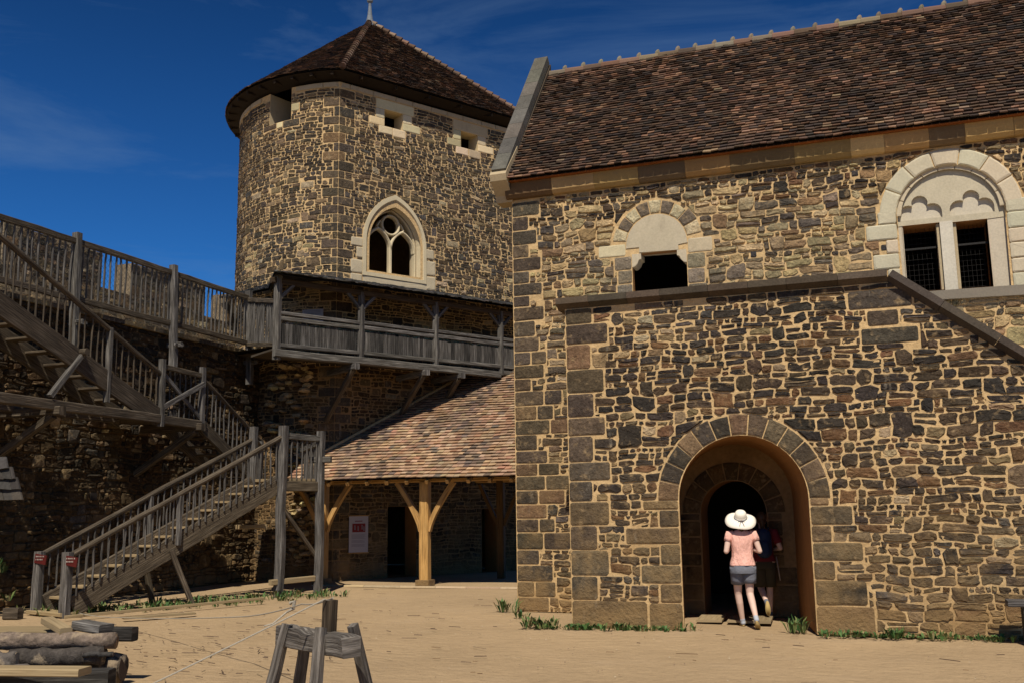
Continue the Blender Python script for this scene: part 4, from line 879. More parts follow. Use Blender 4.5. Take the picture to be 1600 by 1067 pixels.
def gallery():
    T = thing('covered_gallery', 'covered timber gallery with plank parapet, wrapped round the foot of the tower window', 'gallery', (-8, 8, 5.8))
    G0 = V(-9.41, 5.98, 0); gp = lambda t, z, off=0.0: G0 + TD * t + TN * off + V(0, 0, z)
    posts = [0.0, 2.40, 4.79, 7.10, 9.3]
    for i, t in enumerate(posts):
        pal_post('post', T, gp(t, 5.72 if i else 5.6), gp(t, 7.62 if i else 7.76), 0.15 if i else 0.17, seg=4, crook=0.01)
    zz = lambda t: 0
    q = MB()
    for a, b in zip(posts[:-1], posts[1:]): beam(q, gp(a + .07, 6.80), gp(b - .07, 6.78), 0.10, 0.09, seg=3, crook=.006)
    obj('handrail', q, 'grey', T); q = MB()
    for a, b in zip(posts[:-1], posts[1:]): beam(q, gp(a + .07, 6.67), gp(b - .07, 6.65), 0.07, 0.10, seg=3, crook=.006)
    obj('mid_rail', q, 'grey', T); q = MB()
    for a, b in zip(posts[:-1], posts[1:]): beam(q, gp(a + .07, 5.98), gp(b - .07, 5.98), 0.12, 0.10, seg=3, crook=.006)
    obj('bottom_rail', q, 'grey', T, ); q = MB(); beam(q, gp(-0.1, 5.77, .06), gp(7.0, 5.72, .06), 0.16, 0.19, seg=6, crook=.012); beam(q, gp(7.15, 5.80, .02), gp(9.5, 5.80, .02), 0.14, 0.12); obj('floor_beam', q, 'grey', T)
    for a, b in zip(posts[:-1], posts[1:]):
        t = a + 0.12
        while t < b - 0.12:
            wd = R.uniform(0.09, 0.15); q = MB(); beam(q, gp(t + wd / 2, 6.0, -.02), gp(t + wd / 2, 6.56 + jit(.04), -.02), wd - 0.012, 0.022, up=TN, rot=0, col=(lambda g: (g, g, g))(R.uniform(.3, 1.0))); o = obj('plank', q, 'grey', T); t += wd
    q = MB(); beam(q, gp(-.1, 5.86, -.72), gp(9.5, 5.86, -.72), 1.25, 0.05); obj('floor', q, 'brownwood', T)
    q = MB(); beam(q, gp(-.2, 7.62), gp(9.5, 7.58), 0.13, 0.15, seg=5, crook=.01, col=(.7, .6, .5)); obj('wall_plate', q, 'brownwood', T)
    for i, t in enumerate(posts):
        for sg in (-1, 1):
            if i == 0 and sg < 0: continue
            q = MB(); beam(q, gp(t, 7.13), gp(t + sg * 0.42, 7.56), 0.08, 0.10, up=TN); obj('brace', q, 'grey', T)
    # beam ends and raking struts below
    for k, t in enumerate((2.15, 4.35, 5.55)):
        q = MB(); beam(q, gp(t, 5.58, 0.26), gp(t, 5.58, -1.3), 0.15, 0.16, up=(0, 0, 1)); obj('joist', q, 'grey', T)
        q = MB(); beam(q, gp(t, 5.52, 0.05), gp(t - .1, 4.25, -1.26), 0.13, 0.13, up=TD); obj('strut', q, 'brownwood', T)
    # roof: shingles on slope, with the part that wraps left
    O0 = gp(-0.25, 7.76, 0.32); O1 = gp(9.6, 7.76, 0.32); I0 = TA + TD * 0.0 + V(0, 0, 8.24); I1 = gp(9.6, 8.24, -1.3)
    LL = V(-13.5, 9.1, 8.12); KK = V(-11.05, 8.0, 7.98)
    sh = MB(); N_ = 9
    LI = arcmap(-3.6, 8.24, 0)
    outl = [LL.lerp(KK, k / 5) for k in range(5)] + [KK.lerp(O0, k / 5) for k in range(6)] + [O0.lerp(O1, k / 14) for k in range(1, 15)]
    inl = [arcmap(-3.6 + 3.6 * k / 10, 8.24, 0) for k in range(11)] + [I0.lerp(I1, k / 14) for k in range(1, 15)]
    def row(i):
        return [a.lerp(b, i / N_) for a, b in zip(outl, inl)], [a.lerp(b, (i + 1) / N_) for a, b in zip(outl, inl)]
    tiles(sh, row, N_, 0.12, [(1, (0.10, 0.10, 0.10)), (1, (0.16, 0.155, 0.15)), (1, (0.07, 0.068, 0.065))], thick=0.022)
    obj('shingle_roof', sh, 'slab', T)
    dk = MB(); n = len(outl); dk.add([p + V(0, 0, -.05) for p in outl] + [p + V(0, 0, -.05) for p in inl], [[k, k + 1, n + k + 1, n + k] for k in range(n - 1)]); obj('roof_deck', dk, 'under', T)
    # pale notice on the tower wall behind the rail
    S = thing('notice', 'pale notice board on the tower wall under the gallery roof', 'sign', (-9.9, 8.3, 7.2))
    q = MB(); nm = lambda u, v, h: arcmap(u, v, h); prism(q, [(-0.95, 7.03), (-0.35, 7.03), (-0.35, 7.38), (-0.95, 7.38)], nm, 0.05, 0.09); obj('board', q, 'paper', S)
    q = MB()
    prism(q, [(-0.68 + .09 * cos(a), 7.16 + .09 * sin(a)) for a in [i * pi / 8 for i in range(16)]], nm, 0.09, 0.094)
    for z in (7.33, 7.29, 7.25): prism(q, [(-0.90, z), (-0.42, z), (-0.42, z + .012), (-0.90, z + .012)], nm, 0.09, 0.093)
    obj('lettering', q, 'ink', S)
gallery()

def plank_flight(T, P, Q, width_vec, nst, tread_mat='pale', depth=0.40, tread=0.28):
    """stringers from P (low) to Q (high) on the near side and shifted by width_vec"""
    P = Vector(P); Q = Vector(Q); W_ = Vector(width_vec); run = V(Q.x - P.x, Q.y - P.y, 0); e = run.normalized()
    for k in range(2):
        q = MB(); beam(q, P + W_ * k + V(0, 0, -depth * .12), Q + W_ * k + V(0, 0, -depth * .12), 0.09, depth, seg=7, crook=.008); obj('stringer', q, 'brownwood', T)
    for i in range(nst):
        t = (i + 0.5) / nst; c = P.lerp(Q, t) + V(0, 0, -0.0); q = MB(); beam(q, c + W_ * 0.05, c + W_ * 0.95, tread, 0.045, col=(1.1, 1.08, 1.05)); obj('tread', q, tread_mat, T)
def rail(T, P, Q, n, zlow, skip=(), pm='grey', r=0.05, bw=0.036, mp='brownwood'):
    q = MB(); k = 8; pole(q, [Vector(P).lerp(Vector(Q), i / k) + V(jit(.006), jit(.006), jit(.008)) for i in range(k + 1)], [r * R.uniform(.92, 1.08) for _ in range(k + 1)], 9); obj('handrail', q, mp, T)
    for i in range(1, n):
        t = i / n; p = Vector(P).lerp(Vector(Q), t); b = zlow(t); baluster(T, V(p.x, p.y, b), p, bw, pm)
def stairs():
    T = thing('timber_staircase', 'weathered open timber staircase climbing in three flights to the wall walk', 'staircase', (-9.3, 0, 0))
    e3 = V(0.287, 0.958, 0); wv = V(-0.958, 0.287, 0); Nn = V(-9.32, -0.67, 0); Tp = V(-7.91, 4.04, 0); WD = 1.0
    # flight three, foot to landing (z 2.6)
    P = Nn + e3 * 0.15 + V(0, 0, 0.22); Q = Tp - e3 * 0.05 + V(0, 0, 2.50); nst = 13
    plank_flight(T, P + wv * .06, Q + wv * .06, wv * (WD - .12), nst)
    for k, off in enumerate((0, WD)):
        a = Nn + wv * off; b = Tp + wv * off
        pal_post('newel_post', T, a + V(0, 0, -.05), a + V(jit(.02), jit(.02), 1.16), 0.16, 0.16, 'grey')
        rail(T, a + V(0, 0, 1.10) + e3 * .05, b + V(0, 0, 3.50), 32, lambda t: 0.30 + 2.28 * t, r=0.055)
        mid = a.lerp(b, 0.47); pal_post('post', T, mid + V(0, 0, 1.2), mid + V(0, 0, 2.2), 0.09)
    # main posts of the landing
    T2 = Tp + e3 * 1.15
    pal_post('newel_post', T, Tp + V(-.02, 0, -.05), Tp + V(.02, 0, 3.74), 0.18, seg=6, crook=.02)
    pal_post('newel_post', T, T2 + V(.05, -.1, -.05), T2 + V(0, 0, 3.68), 0.17, seg=6, crook=.03)
    pal_post('newel_post', T, Tp + wv * WD + V(0, 0, 2.15), Tp + wv * WD + V(0, 0, 3.78), 0.16, seg=6, crook=.02)
    q = MB(); pts = [Tp, T2, V(-9.3, 7.6, 0), V(-11.2, 7.7, 0), V(-11.2, 6.5, 0), V(-10.1, 6.5, 0), Tp + wv * WD]
    prism(q, [(p.x, p.y) for p in pts], lambda u, v, h: V(u, v, h), 2.52, 2.58); obj('landing_floor', q, 'pale', T)
    for a, b in ((Tp, T2), (T2, V(-9.3, 7.6, 0)), (Tp + wv * WD, V(-10.1, 6.5, 0))):
        q = MB(); beam(q, a + V(0, 0, 2.40), b + V(0, 0, 2.40), 0.12, 0.22); obj('landing_beam', q, 'brownwood', T)
    q = MB(); beam(q, Tp + V(0, 0, 3.52), T2 + V(0, 0, 3.50), 0.09, 0.13); obj('handrail', q, 'grey', T)
    for k in range(1, 8): p = Tp.lerp(T2, k / 8); baluster(T, p + V(0, 0, 2.55), p + V(0, 0, 3.48), 0.036)
    Lb = V(-9.5, 7.4, 0); q = MB(); beam(q, T2 + V(0, 0, 3.42), Lb + V(0, 0, 3.42), 0.09, 0.12); obj('handrail', q, 'grey', T)
    for k in range(1, 16): p = T2.lerp(Lb, k / 16); baluster(T, p + V(0, 0, 2.55), p + V(0, 0, 3.42), 0.036)
    La = Tp + wv * WD; Lc = V(-10.15, 6.5, 0); rail(T, La + V(0, 0, 3.5), Lc + V(0, 0, 3.5), 12, lambda t: 2.5)
    pal_post('post', T, V(-10.15, 6.5, 2.2), V(-10.15, 6.5, 3.62), 0.12)
    # wedge block on right post
    q = MB(); beam(q, T2 + V(-.25, -.05, 3.02), T2 + V(0.25, .05, 3.02), 0.12, 0.14); obj('wedge', q, 'grey', T)
    # bracing under the landing
    q = MB(); beam(q, Tp + V(.02, .0, 1.95), T2 + V(-.02, 0, 0.75), 0.09, 0.09, up=TN); obj('brace', q, 'brownwood', T)
    q = MB(); beam(q, Tp - e3 * .25 + V(0, 0, 0.32), T2 + V(.02, 0, 0.34), 0.10, 0.12); obj('sill_beam', q, 'pale', T)
    q = MB(); beam(q, Tp + wv * 1.5 + V(0, 0, 1.50), Tp + wv * .5 + V(0, 0, 1.52), 0.10, 0.10); obj('tie_beam', q, 'pale', T)
    m_ = Nn.lerp(Tp, 0.44); q = MB(); beam(q, m_ + V(0, 0, 1.10), m_ + e3 * 0.4 + wv * -.02 + V(.15, .0, 0.0), 0.10, 0.10, seg=3, crook=.01); obj('prop', q, 'brownwood', T)
    m_ = m_ + wv * WD; q = MB(); beam(q, m_ + V(0, 0, 1.15), m_ + e3 * 0.3 + V(0, 0, 0.0), 0.10, 0.10); obj('prop', q, 'brownwood', T)
    q = MB(); beam(q, Nn + wv * -.05 + e3 * .05 + V(0, 0, .06), Nn + wv * 1.15 + e3 * .05 + V(0, 0, .06), 0.32, 0.07); obj('bottom_step', q, 'pale', T)
    # flight two: from landing (z 2.55, y 6.5) up toward camera to z 3.85 at y 4.15
    plank_flight(T, V(-10.2, 6.55, 2.60), V(-10.2, 4.15, 3.88), V(-1.0, 0, 0), 7, tread_mat='brownwood', depth=0.30)
    rail(T, V(-10.2, 6.6, 3.62), V(-10.2, 4.15, 4.95), 14, lambda t: 2.65 + 1.28 * t, r=0.05)
    # landing one and its long outer beam
    X = -10.2
    q = MB(); beam(q, V(X, -6, 3.98), V(X, 4.22, 3.86), 0.16, 0.20, seg=9, crook=.012); obj('long_beam', q, 'brownwood', T)
    q = MB(); beam(q, V(X - .75, 2.5, 3.93), V(X - .75, 4.15, 3.93), 1.5, 0.05); obj('landing_floor', q, 'brownwood', T)
    q = MB(); beam(q, V(X - 1.0, -6, 3.9), V(X - 1.0, 2.5, 3.9), 0.12, 0.16); obj('inner_beam', q, 'brownwood', T)
    for y in (-0.33, 3.95, -4.2):
        q = MB(); beam(q, V(X + 0.22, y, 3.80), V(CW + .02, y, 3.80), 0.17, 0.17); obj('joist', q, 'brownwood', T)
        q = MB(); beam(q, V(X, y, 3.72), V(CW + .04, y - .15, 2.75), 0.14, 0.14, up=(0, 1, 0)); obj('strut', q, 'brownwood', T)
    for y in (2.70, 4.12): pal_post('newel_post', T, V(X + .02, y, 3.72), V(X, y, 5.22), 0.13)
    q = MB(); beam(q, V(X, 2.76, 5.06), V(X, 4.06, 5.02), 0.08, 0.11); obj('handrail', q, 'brownwood', T)
    q = MB(); beam(q, V(X + .07, 2.74, 4.16), V(X + .07, 4.1, 4.82), 0.05, 0.11, up=(1, 0, 0), rot=pi / 2); obj('brace', q, 'grey', T)
    q = MB(); beam(q, V(X, 2.76, 4.90), V(X, 4.08, 4.02), 0.05, 0.10, up=(1, 0, 0), rot=pi / 2); obj('brace', q, 'grey', T)
    for k in range(1, 8): y = 2.7 + 1.42 * k / 8; baluster(T, V(X - .06, y, 3.95), V(X - .06, y, 5.0), 0.032)
    # flight one: (y 2.7, z 4.0) rising toward the camera to z 6.4
    plank_flight(T, V(X, 2.6, 3.98), V(X, -4.2, 6.62), V(-1.0, 0, 0), 14, tread_mat='brownwood', depth=0.42)
    rail(T, V(X, 2.72, 4.86), V(X, -4.2, 7.90), 38, lambda t: 4.05 + 2.6 * t, r=0.055, pm='brownwood')
    pal_post('post', T, V(X - .0, 1.05, 4.1), V(X, 1.05, 5.65), 0.11)
    q = MB(); beam(q, V(X + .05, -.50, 4.06), V(X + .05, .26, 4.98), 0.10, 0.11, up=(1, 0, 0)); obj('strut', q, 'grey', T)
    q = MB(); pole(q, [V(X + .02, .24, 5.02), V(X + .2, .24, 5.02)], 0.07, 8); obj('peg', q, 'brownwood', T)
    # two small red plaques on the foot newels
    for k, (p, zz) in enumerate(((Nn + V(.16, -.06, 0), 1.02), (Nn + wv + V(.12, -.06, 0), 1.04))):
        S = thing('plaque', 'small red plaque nailed to the %s foot post of the timber stairs' % ('near' if k == 0 else 'far'), 'sign', (p.x, p.y, zz), group='red plaques on the stair foot')
        q = MB(); beam(q, V(p.x - .13, p.y - .02, zz), V(p.x + .15, p.y - .03, zz - .04), 0.02, 0.17); bo = obj('board', q, 'red', S)
        q = MB()
        for r_ in range(2):
            x0 = p.x - .09
            for c_ in range(6 - r_): box(q, (x0, p.y - .046, zz + .02 - r_ * .055), (x0 + R.uniform(.012, .024), p.y - .0435, zz + .045 - r_ * .055)); x0 += 0.035
        obj('lettering', q, 'white', bo)
stairs()

# ================================================================== PORCH
def porch():
    T = thing('porch', 'lean-to porch with orange tiled roof on golden oak posts', 'porch', (-6, 7.6, 0))
    EY, EZ, SL = 7.08, 2.60, 0.615; N_ = 40; x0, x1 = -9.8, 0.3; dep = 5.4
    rf = MB()
    def kp(p):
        return (p - TA).dot(TN) > 0.03
    def row(i):
        ya = EY + dep * i / N_; yb = EY + dep * (i + 1) / N_
        f = lambda x, y: V(x, y, EZ + SL * (y - EY) + 0.03 * noise.noise(Vector((x * .6, y * .5, 1))))
        xs = [x0 + (x1 - x0) * k / 24 for k in range(25)]
        return [f(x, ya) for x in xs], [f(x, yb) for x in xs]
    def cl(p): 
        q = noise.noise(Vector((p.x * 0.9, p.y * 0.9, 5)))
        return TILES2 if q < 0.12 else [(1.2, (0.13, 0.10, 0.085)), (3, (0.22, 0.155, 0.115)), (1, (0.32, 0.23, 0.16))]
    tiles(rf, row, N_, 0.17, TILES2, keep=kp, clump=cl); obj('roof', rf, 'tile', T)
    # deck clipped by the tower face: polygon where (p-TA).TN > 0
    poly = [(x0, EY + .03), (x1, EY + .03), (x1, EY + dep), (x0, EY + dep)]; poly = clip(poly, TA.x, TA.y, TN.x, TN.y)
    dk = MB(); dk.add([V(x, y, EZ - 0.03 + SL * (y - EY)) for x, y in poly], [list(range(len(poly)))]); obj('roof_deck', dk, 'under', T)
    fl = MB(); a = TA + TN * .06; 
    pts = [a + TD * t for t in (-0.9, 7)]; beam(fl, V(pts[0].x, pts[0].y, EZ + SL * (pts[0].y - EY) + .05), V(pts[1].x, pts[1].y, EZ + SL * (pts[1].y - EY) + .05), 0.10, 0.07, col=(.45, .36, .28)); obj('flashing', fl, 'mortar', T)
    PY = 7.6
    q = MB(); beam(q, V(-9.3, PY, 2.62), V(0.2, PY, 2.62), 0.17, 0.20, seg=4); obj('wall_plate', q, 'oak', T)
    k = -9.1
    while k < 0: q = MB(); beam(q, V(k, EY + .06, EZ - .10), V(k, EY + 2.2, EZ - .10 + SL * 2.14), 0.09, 0.10); obj('rafter', q, 'oak', T); k += 0.55
    for i, x in enumerate((-8.95, -6.05)):
        q = MB(); beam(q, V(x, PY, 0.14), V(x, PY, 2.52), 0.24, 0.24, up=(0, 1, 0), seg=4, crook=.008); obj('post', q, 'oak', T)
        q = MB(); ashlar(q, -.19, 0, .19, .15, planemap((x, PY - .19, 0), (1, 0, 0), (0, -1, 0))); box(q, (x - .18, PY - .185, 0), (x + .18, PY + .18, .145), (.12, .10, .085)); obj('base_stone', q, 'stone', T)
        for sg in (-1, 1):
            q = MB(); pts = [V(x + sg * .10, PY, 1.35), V(x + sg * .26, PY, 1.62), V(x + sg * .46, PY, 1.98), V(x + sg * .78, PY, 2.50)]
            pole(q, [V(x + sg * (.10 + .68 * t ** 1.25), PY, 1.32 + 1.2 * t ** .92) for t in [i / 9 for i in range(10)]], .082, 4, (1, 1, 1))
            obj('brace', q, 'oak', T)
    for i, x in enumerate((-5.1, -3.4)):      # rear posts near the back wall, porch shade put into their dark tint
        y = 10.4
        q = MB(); beam(q, V(x, y, 0), V(x, y, 2.6), 0.2, 0.2, up=(0, 1, 0), col=(.3, .28, .26)); obj('post', q, 'oak', T)
        for sg in (-1, 1): q = MB(); beam(q, V(x + sg * .08, y, 1.4), V(x + sg * .6, y, 2.5), 0.1, 0.12, up=(0, 1, 0), col=(.3, .28, .26)); obj('brace', q, 'oak', T)
    q = MB(); beam(q, V(-5.8, 10.4, 2.65), V(0, 10.4, 2.65), 0.16, 0.2); obj('purlin', q, 'oak', T)
    # poster
    S = thing('poster', 'white information poster with dark red picture hung on the wall under the porch', 'poster', (-8.8, 9.3, 1.2))
    cm = chordmap; q = MB(); prism(q, [(0.46, 0.72), (1.05, 0.72), (1.05, 1.72), (0.46, 1.72)], cm, 0.05, 0.06); obj('sheet', q, 'paper', S)
    q = MB(); prism(q, [(0.56, 1.27), (0.96, 1.27), (0.96, 1.50), (0.56, 1.50)], cm, 0.06, 0.064); SH_ = [o for o in S.children][0]; obj('picture', q, 'darkred', SH_)
    q = MB(); u = 0.64
    for k in range(9): prism(q, [(u, 1.55), (u + .018, 1.55), (u + .018, 1.58), (u, 1.58)], cm, 0.06, 0.063); u += 0.026
    obj('title', q, 'darkred', SH_); q = MB()
    for k in range(13):
        if k in (5, 9): continue
        z = 1.20 - k * 0.026; prism(q, [(0.54, z), (R.uniform(.86, .98), z), (0.95, z + .009), (0.54, z + .009)], cm, 0.06, 0.062)
    for (u, v) in ((.62, 1.33), (.72, 1.31), (.84, 1.34), (.9, 1.3)): prism(q, [(u, v), (u + .035, v), (u + .03, v + .12), (u, v + .13)], cm, 0.064, 0.067)
    obj('text', q, 'ink', SH_); q = MB()
    for z in (0.715, 1.71): beam(q, cm(0.43, z, .055), cm(1.08, z, .055), 0.03, 0.03, col=(1, 1, 1))
    obj('rod', q, 'oak', S)
porch()

# ================================================================== SAWHORSE AND ROPES
def sawhorse():
    T = thing('trestle', 'rough splay-legged timber trestle with an upright post in the foreground', 'trestle', (0.3, -7.9, 0))
    q = MB(); a = V(-0.20, -7.72, .79); b = V(0.66, -8.10, .765)
    beam(q, a, b, 0.17, 0.165, seg=12, crook=0.004, col=(1.25, 1.2, 1.15), cham=.06)
    for i, v in enumerate(q.v):      # ragged split along the top edge, splintered right end
        t = (i // 8) / 12
        if 0.15 < t < 0.62 and i % 8 in (3, 4, 5): q.v[i] = v + V(jit(.012), jit(.02), -R.uniform(.0, .04))
        if t >= 1 and i % 8 in (3, 4, 5): q.v[i] = v + V(-R.uniform(0, .04), 0, -.01)
    obj('beam', q, 'grey', T)
    q = MB(); beam(q, V(0.33, -7.90, .70), V(0.345, -7.90, 1.10), 0.105, 0.09, up=(0, 1, 0), col=(.6, .56, .52), rot=.25); obj('upright', q, 'brownwood', T)
    for (p, r_) in (((-0.10, -7.83, .89), (-0.27, -7.98, -.02)), ((-0.07, -7.60, .76), (-0.33, -7.36, -.02)), ((0.37, -8.08, .90), (0.40, -8.30, -.02)), ((0.52, -7.84, .90), (0.62, -7.55, -.02))):
        q = MB(); beam(q, p, r_, 0.07, 0.085, up=(0, 1, 0), seg=5, crook=.01, taper=1.2, col=(1.15, 1.1, 1.05)); obj('leg', q, 'grey', T)
sawhorse()
def rope(label, pts, sag, r=0.006, n=24):
    q = MB(); P = [Vector(p) for p in pts]; path = []
    for a, b in zip(P[:-1], P[1:]):
        for i in range(n): t = i / n; path.append(a.lerp(b, t) - V(0, 0, 4 * sag * t * (1 - t)))
    path.append(P[-1]); pole(q, path, r, 6, (1, 1, 1)); o = obj('rope', q, 'rope'); tag(o, label, 'rope')
rope('taut pale rope running from the trestle post down toward the lower left', [(0.36, -7.86, 1.09), (0.33, -7.97, 1.11), (-0.42, -9.07, 0.60), (-0.95, -9.85, .24)], 0.004)
rope('slack knotted rope running from the trestle post back to the foot of the timber stairs', [(0.34, -7.85, 1.11), (-0.73, -6.6, 0.93), (-2.58, -4.9, 0.60), (-7.24, -1.6, 0.15), (-8.9, -0.75, 0.10)], 0.02, r=0.007)
def knot():
    q = MB(); c = V(-1.0, -6.35, .88)
    pole(q, [c + V(-.02, 0, .03), c + V(.03, 0, .05), c + V(.02, 0, -.02), c + V(-.06, 0, -.06), c + V(-.15, -.1, -.16), c + V(-.22, -.15, -.18)], [.018, .022, .018, .01, .008, .006], 7, (1, 1, 1), 0.1)
    o = obj('rope_knot', q, 'rope'); tag(o, 'frayed pale knot tied in the slack rope with a hanging tail', 'knot')
knot()

# ================================================================== LOG PILE
def log(label, a, b, r, mt='bark', col=(0.13, 0.105, 0.09), name='log', end=(0.42, 0.32, 0.2), group='logs in the wood pile'):
    a = Vector(a); b = Vector(b); n = 9; q = MB()
    T = thing(name, label, 'log', a.lerp(b, .5), group=group)
    pole(q, [a.lerp(b, i / n) + V(jit(.01), jit(.01), jit(.01)) for i in range(n + 1)], [r * R.uniform(.9, 1.08) for _ in range(n + 1)], 11, col, 0.13); obj('bark', q, mt, T, smooth=True)
    q = MB(); d = (b - a).normalized(); pole(q, [a - d * .004, a], r * .85, 12, end); pole(q, [b, b + d * .004], r * .85, 12, end); obj('cut_end', q, 'debris', T)
def plank(label, a, b, w, h, mt='pale', name='plank', up=(0, 0, 1), group=None, col=None, rot=0):
    q = MB(); beam(q, a, b, w, h, up=up, seg=2, rot=rot, col=col, crook=.002); o = obj(name, q, mt); tag(o, label, 'plank', group); return o
def logs():
    # pile axis runs left-right; right ends near x=-3.1, y=-6.6
    log('long mottled peeling log lying across the top of the wood pile', (-5.2, -6.98, .50), (-3.22, -6.30, .475), .085, col=(.16, .12, .09), end=(.5, .38, .2))
    log('short fat dark weathered log at the left, second layer of the wood pile', (-4.55, -6.98, .29), (-4.05, -6.80, .30), .115, col=(.10, .085, .072))
    log('split grey log with pale streak, lower front of the wood pile', (-4.45, -7.2, .16), (-3.72, -6.92, .17), .12, col=(.12, .10, .085))
    log('small dark round log wedged behind the split grey log', (-4.2, -6.55, .30), (-3.65, -6.35, .32), .08, col=(.08, .07, .062))
    log('thick dark squared log at the right end, bottom of the wood pile', (-4.1, -6.45, .15), (-3.25, -6.12, .16), .16, col=(.055, .047, .04), end=(.08, .06, .045))
    log('dark log with drilled end under the long mottled log', (-4.2, -6.72, .32), (-3.30, -6.38, .33), .10, col=(.06, .05, .042), end=(.09, .07, .05))
    log('thin dark peg poking out of the right end of the pile', (-3.4, -6.55, .36), (-3.10, -6.45, .36), .026, col=(.05, .045, .04), end=(.09, .07, .06))
    plank('pale squared offcut lying tilted on top of the pile', (-4.25, -6.22, .66), (-3.72, -6.48, .58), .13, .075, 'pale', 'offcut')
    plank('grey sloping-sided block lying beside the pale offcut', (-3.95, -6.05, .60), (-3.50, -6.12, .57), .20, .10, 'grey', 'offcut')
    plank('dark squared block end at the right of the top layer', (-3.66, -6.0, .50), (-3.28, -5.92, .50), .15, .15, 'grey', 'offcut', col=(.35, .34, .33))
    plank('wide sand-coloured board lying flat at the back of the pile', (-5.2, -6.35, .53), (-4.1, -5.95, .53), .55, .04, 'pale', 'board')
    plank('long pale sawn plank lying across the front of the pile', (-4.6, -7.75, .34), (-2.68, -7.30, .33), .24, .07, 'pale', 'board')
    plank('dark weathered beam under the long sawn plank', (-4.0, -7.35, .2), (-2.75, -6.85, .2), .22, .17, 'grey', 'beam', col=(.4, .4, .4))
    plank('short grey beam under the left of the sawn plank', (-5.1, -8.3, .2), (-4.2, -7.95, .2), .2, .16, 'grey', 'beam', col=(.5, .5, .5))
    o = plank('thick dark sleeper at the bottom front of the wood pile', (-5.2, -7.3, .08), (-3.55, -6.75, .08), .3, .16, 'grey', 'beam', col=(.35, .33, .3))
    plank('small brown wooden block behind the pile near the stair foot', (-10.25, -1.1, .1), (-9.95, -1.05, .1), .16, .2, 'brownwood', 'block')
    plank('pale pole lying in the grass along the edge of the yard', (-8.9, -1.1, .07), (-7.2, 2.4, .12), .05, .05, 'pale', 'pole')
    plank('flat pale board lying beside the grass edge', (-7.9, -.8, .04), (-7.2, .25, .04), .14, .03, 'pale', 'board')
logs()

# ================================================================== HUT ROOF AT THE LEFT EDGE
def hut():
    P = V(-4.15, -6.75, 0)     # right edge of the roof, seen at the frame's left border
    T = thing('small_hut', 'small red hut with a grey wooden shingle roof cut off by the left edge', 'hut', (P.x - .8, P.y, 0))
    rf = MB(); e0 = V(P.x + .05, P.y - .1, 1.93); 
    def row(i):
        f = lambda x, k: V(x - k * .10, P.y + k * .02, 1.985 + k * .115); n = 5; r = P.x + .05
        return [f(r - 2.0 + 2.0 * j / 4, i) for j in range(5)], [f(r - 2.0 + 2.0 * j / 4, i + 1) for j in range(5)]
    tiles(rf, row, 4, 0.13, [(1, (0.04, 0.038, 0.036)), (1, (0.03, 0.03, 0.03)), (1, (.065, .06, .057))], thick=0.02); obj('shingle_roof', rf, 'slab', T)
    q = MB(); box(q, (P.x - 2.0, P.y + .05, 0), (P.x - .92, P.y + .5, 1.95)); obj('wall', q, 'red', T)
hut()

# ================================================================== BENCH
def bench():
    T = thing('bench', 'grey stone-like plank bench on a dark block support, against the wall at the right edge', 'bench', (7, -.3, 0))
    q = MB(); beam(q, V(6.06, -.45, .52), V(8.0, -.45, .52), .36, .075, col=(.9, .9, .95)); obj('seat', q, 'grey', T)
    for x in (6.28, 7.6): q = MB(); beam(q, V(x, -.45, 0), V(x, -.45, .48), .30, .09, up=(1, 0, 0), col=(.6, .6, .6)); obj('leg', q, 'grey', T)
bench()

# ================================================================== PLANTS
def tuft(mb, c, n, h, spread, rr, broad=0.5, cols=((.05, .11, .03), (.08, .15, .04), (.035, .08, .02), (.13, .16, .05), (.24, .20, .09))):
    for k in range(n):
        a = rr.uniform(0, 2 * pi); d = V(cos(a), sin(a), 0); p = V(*c) + d * rr.uniform(0, spread) * .6
        ln = h * rr.uniform(.5, 1.1); lean = rr.uniform(.15, .9); col = rr.choice(cols); wd = rr.uniform(.012, .03) if rr.random() < broad else rr.uniform(.003, .007)
        s = V(-d.y, d.x, 0) * wd; m1 = p + d * ln * lean * .45 + V(0, 0, ln * .6); m2 = p + d * ln * lean + V(0, 0, ln * (1 - .35 * lean))
        mb.add([p - s * .3, p + s * .3, m1 + s, m1 - s, m2], [[0, 1, 2, 3], [3, 2, 4]], col)
def edging():
    q = MB(); x = -8.9
    while x < -1.5:
        wd = R.uniform(.5, 1.1); box(q, (x, 7.0, 0), (x + wd - .01, 7.09, .035 + jit(.006)), pick([(1, (.46, .37, .25))])); x += wd
    o = obj('stone_edging', q, 'lime'); tag(o, 'low pale stone edging strip along the front of the tiled porch', 'edging')
edging()
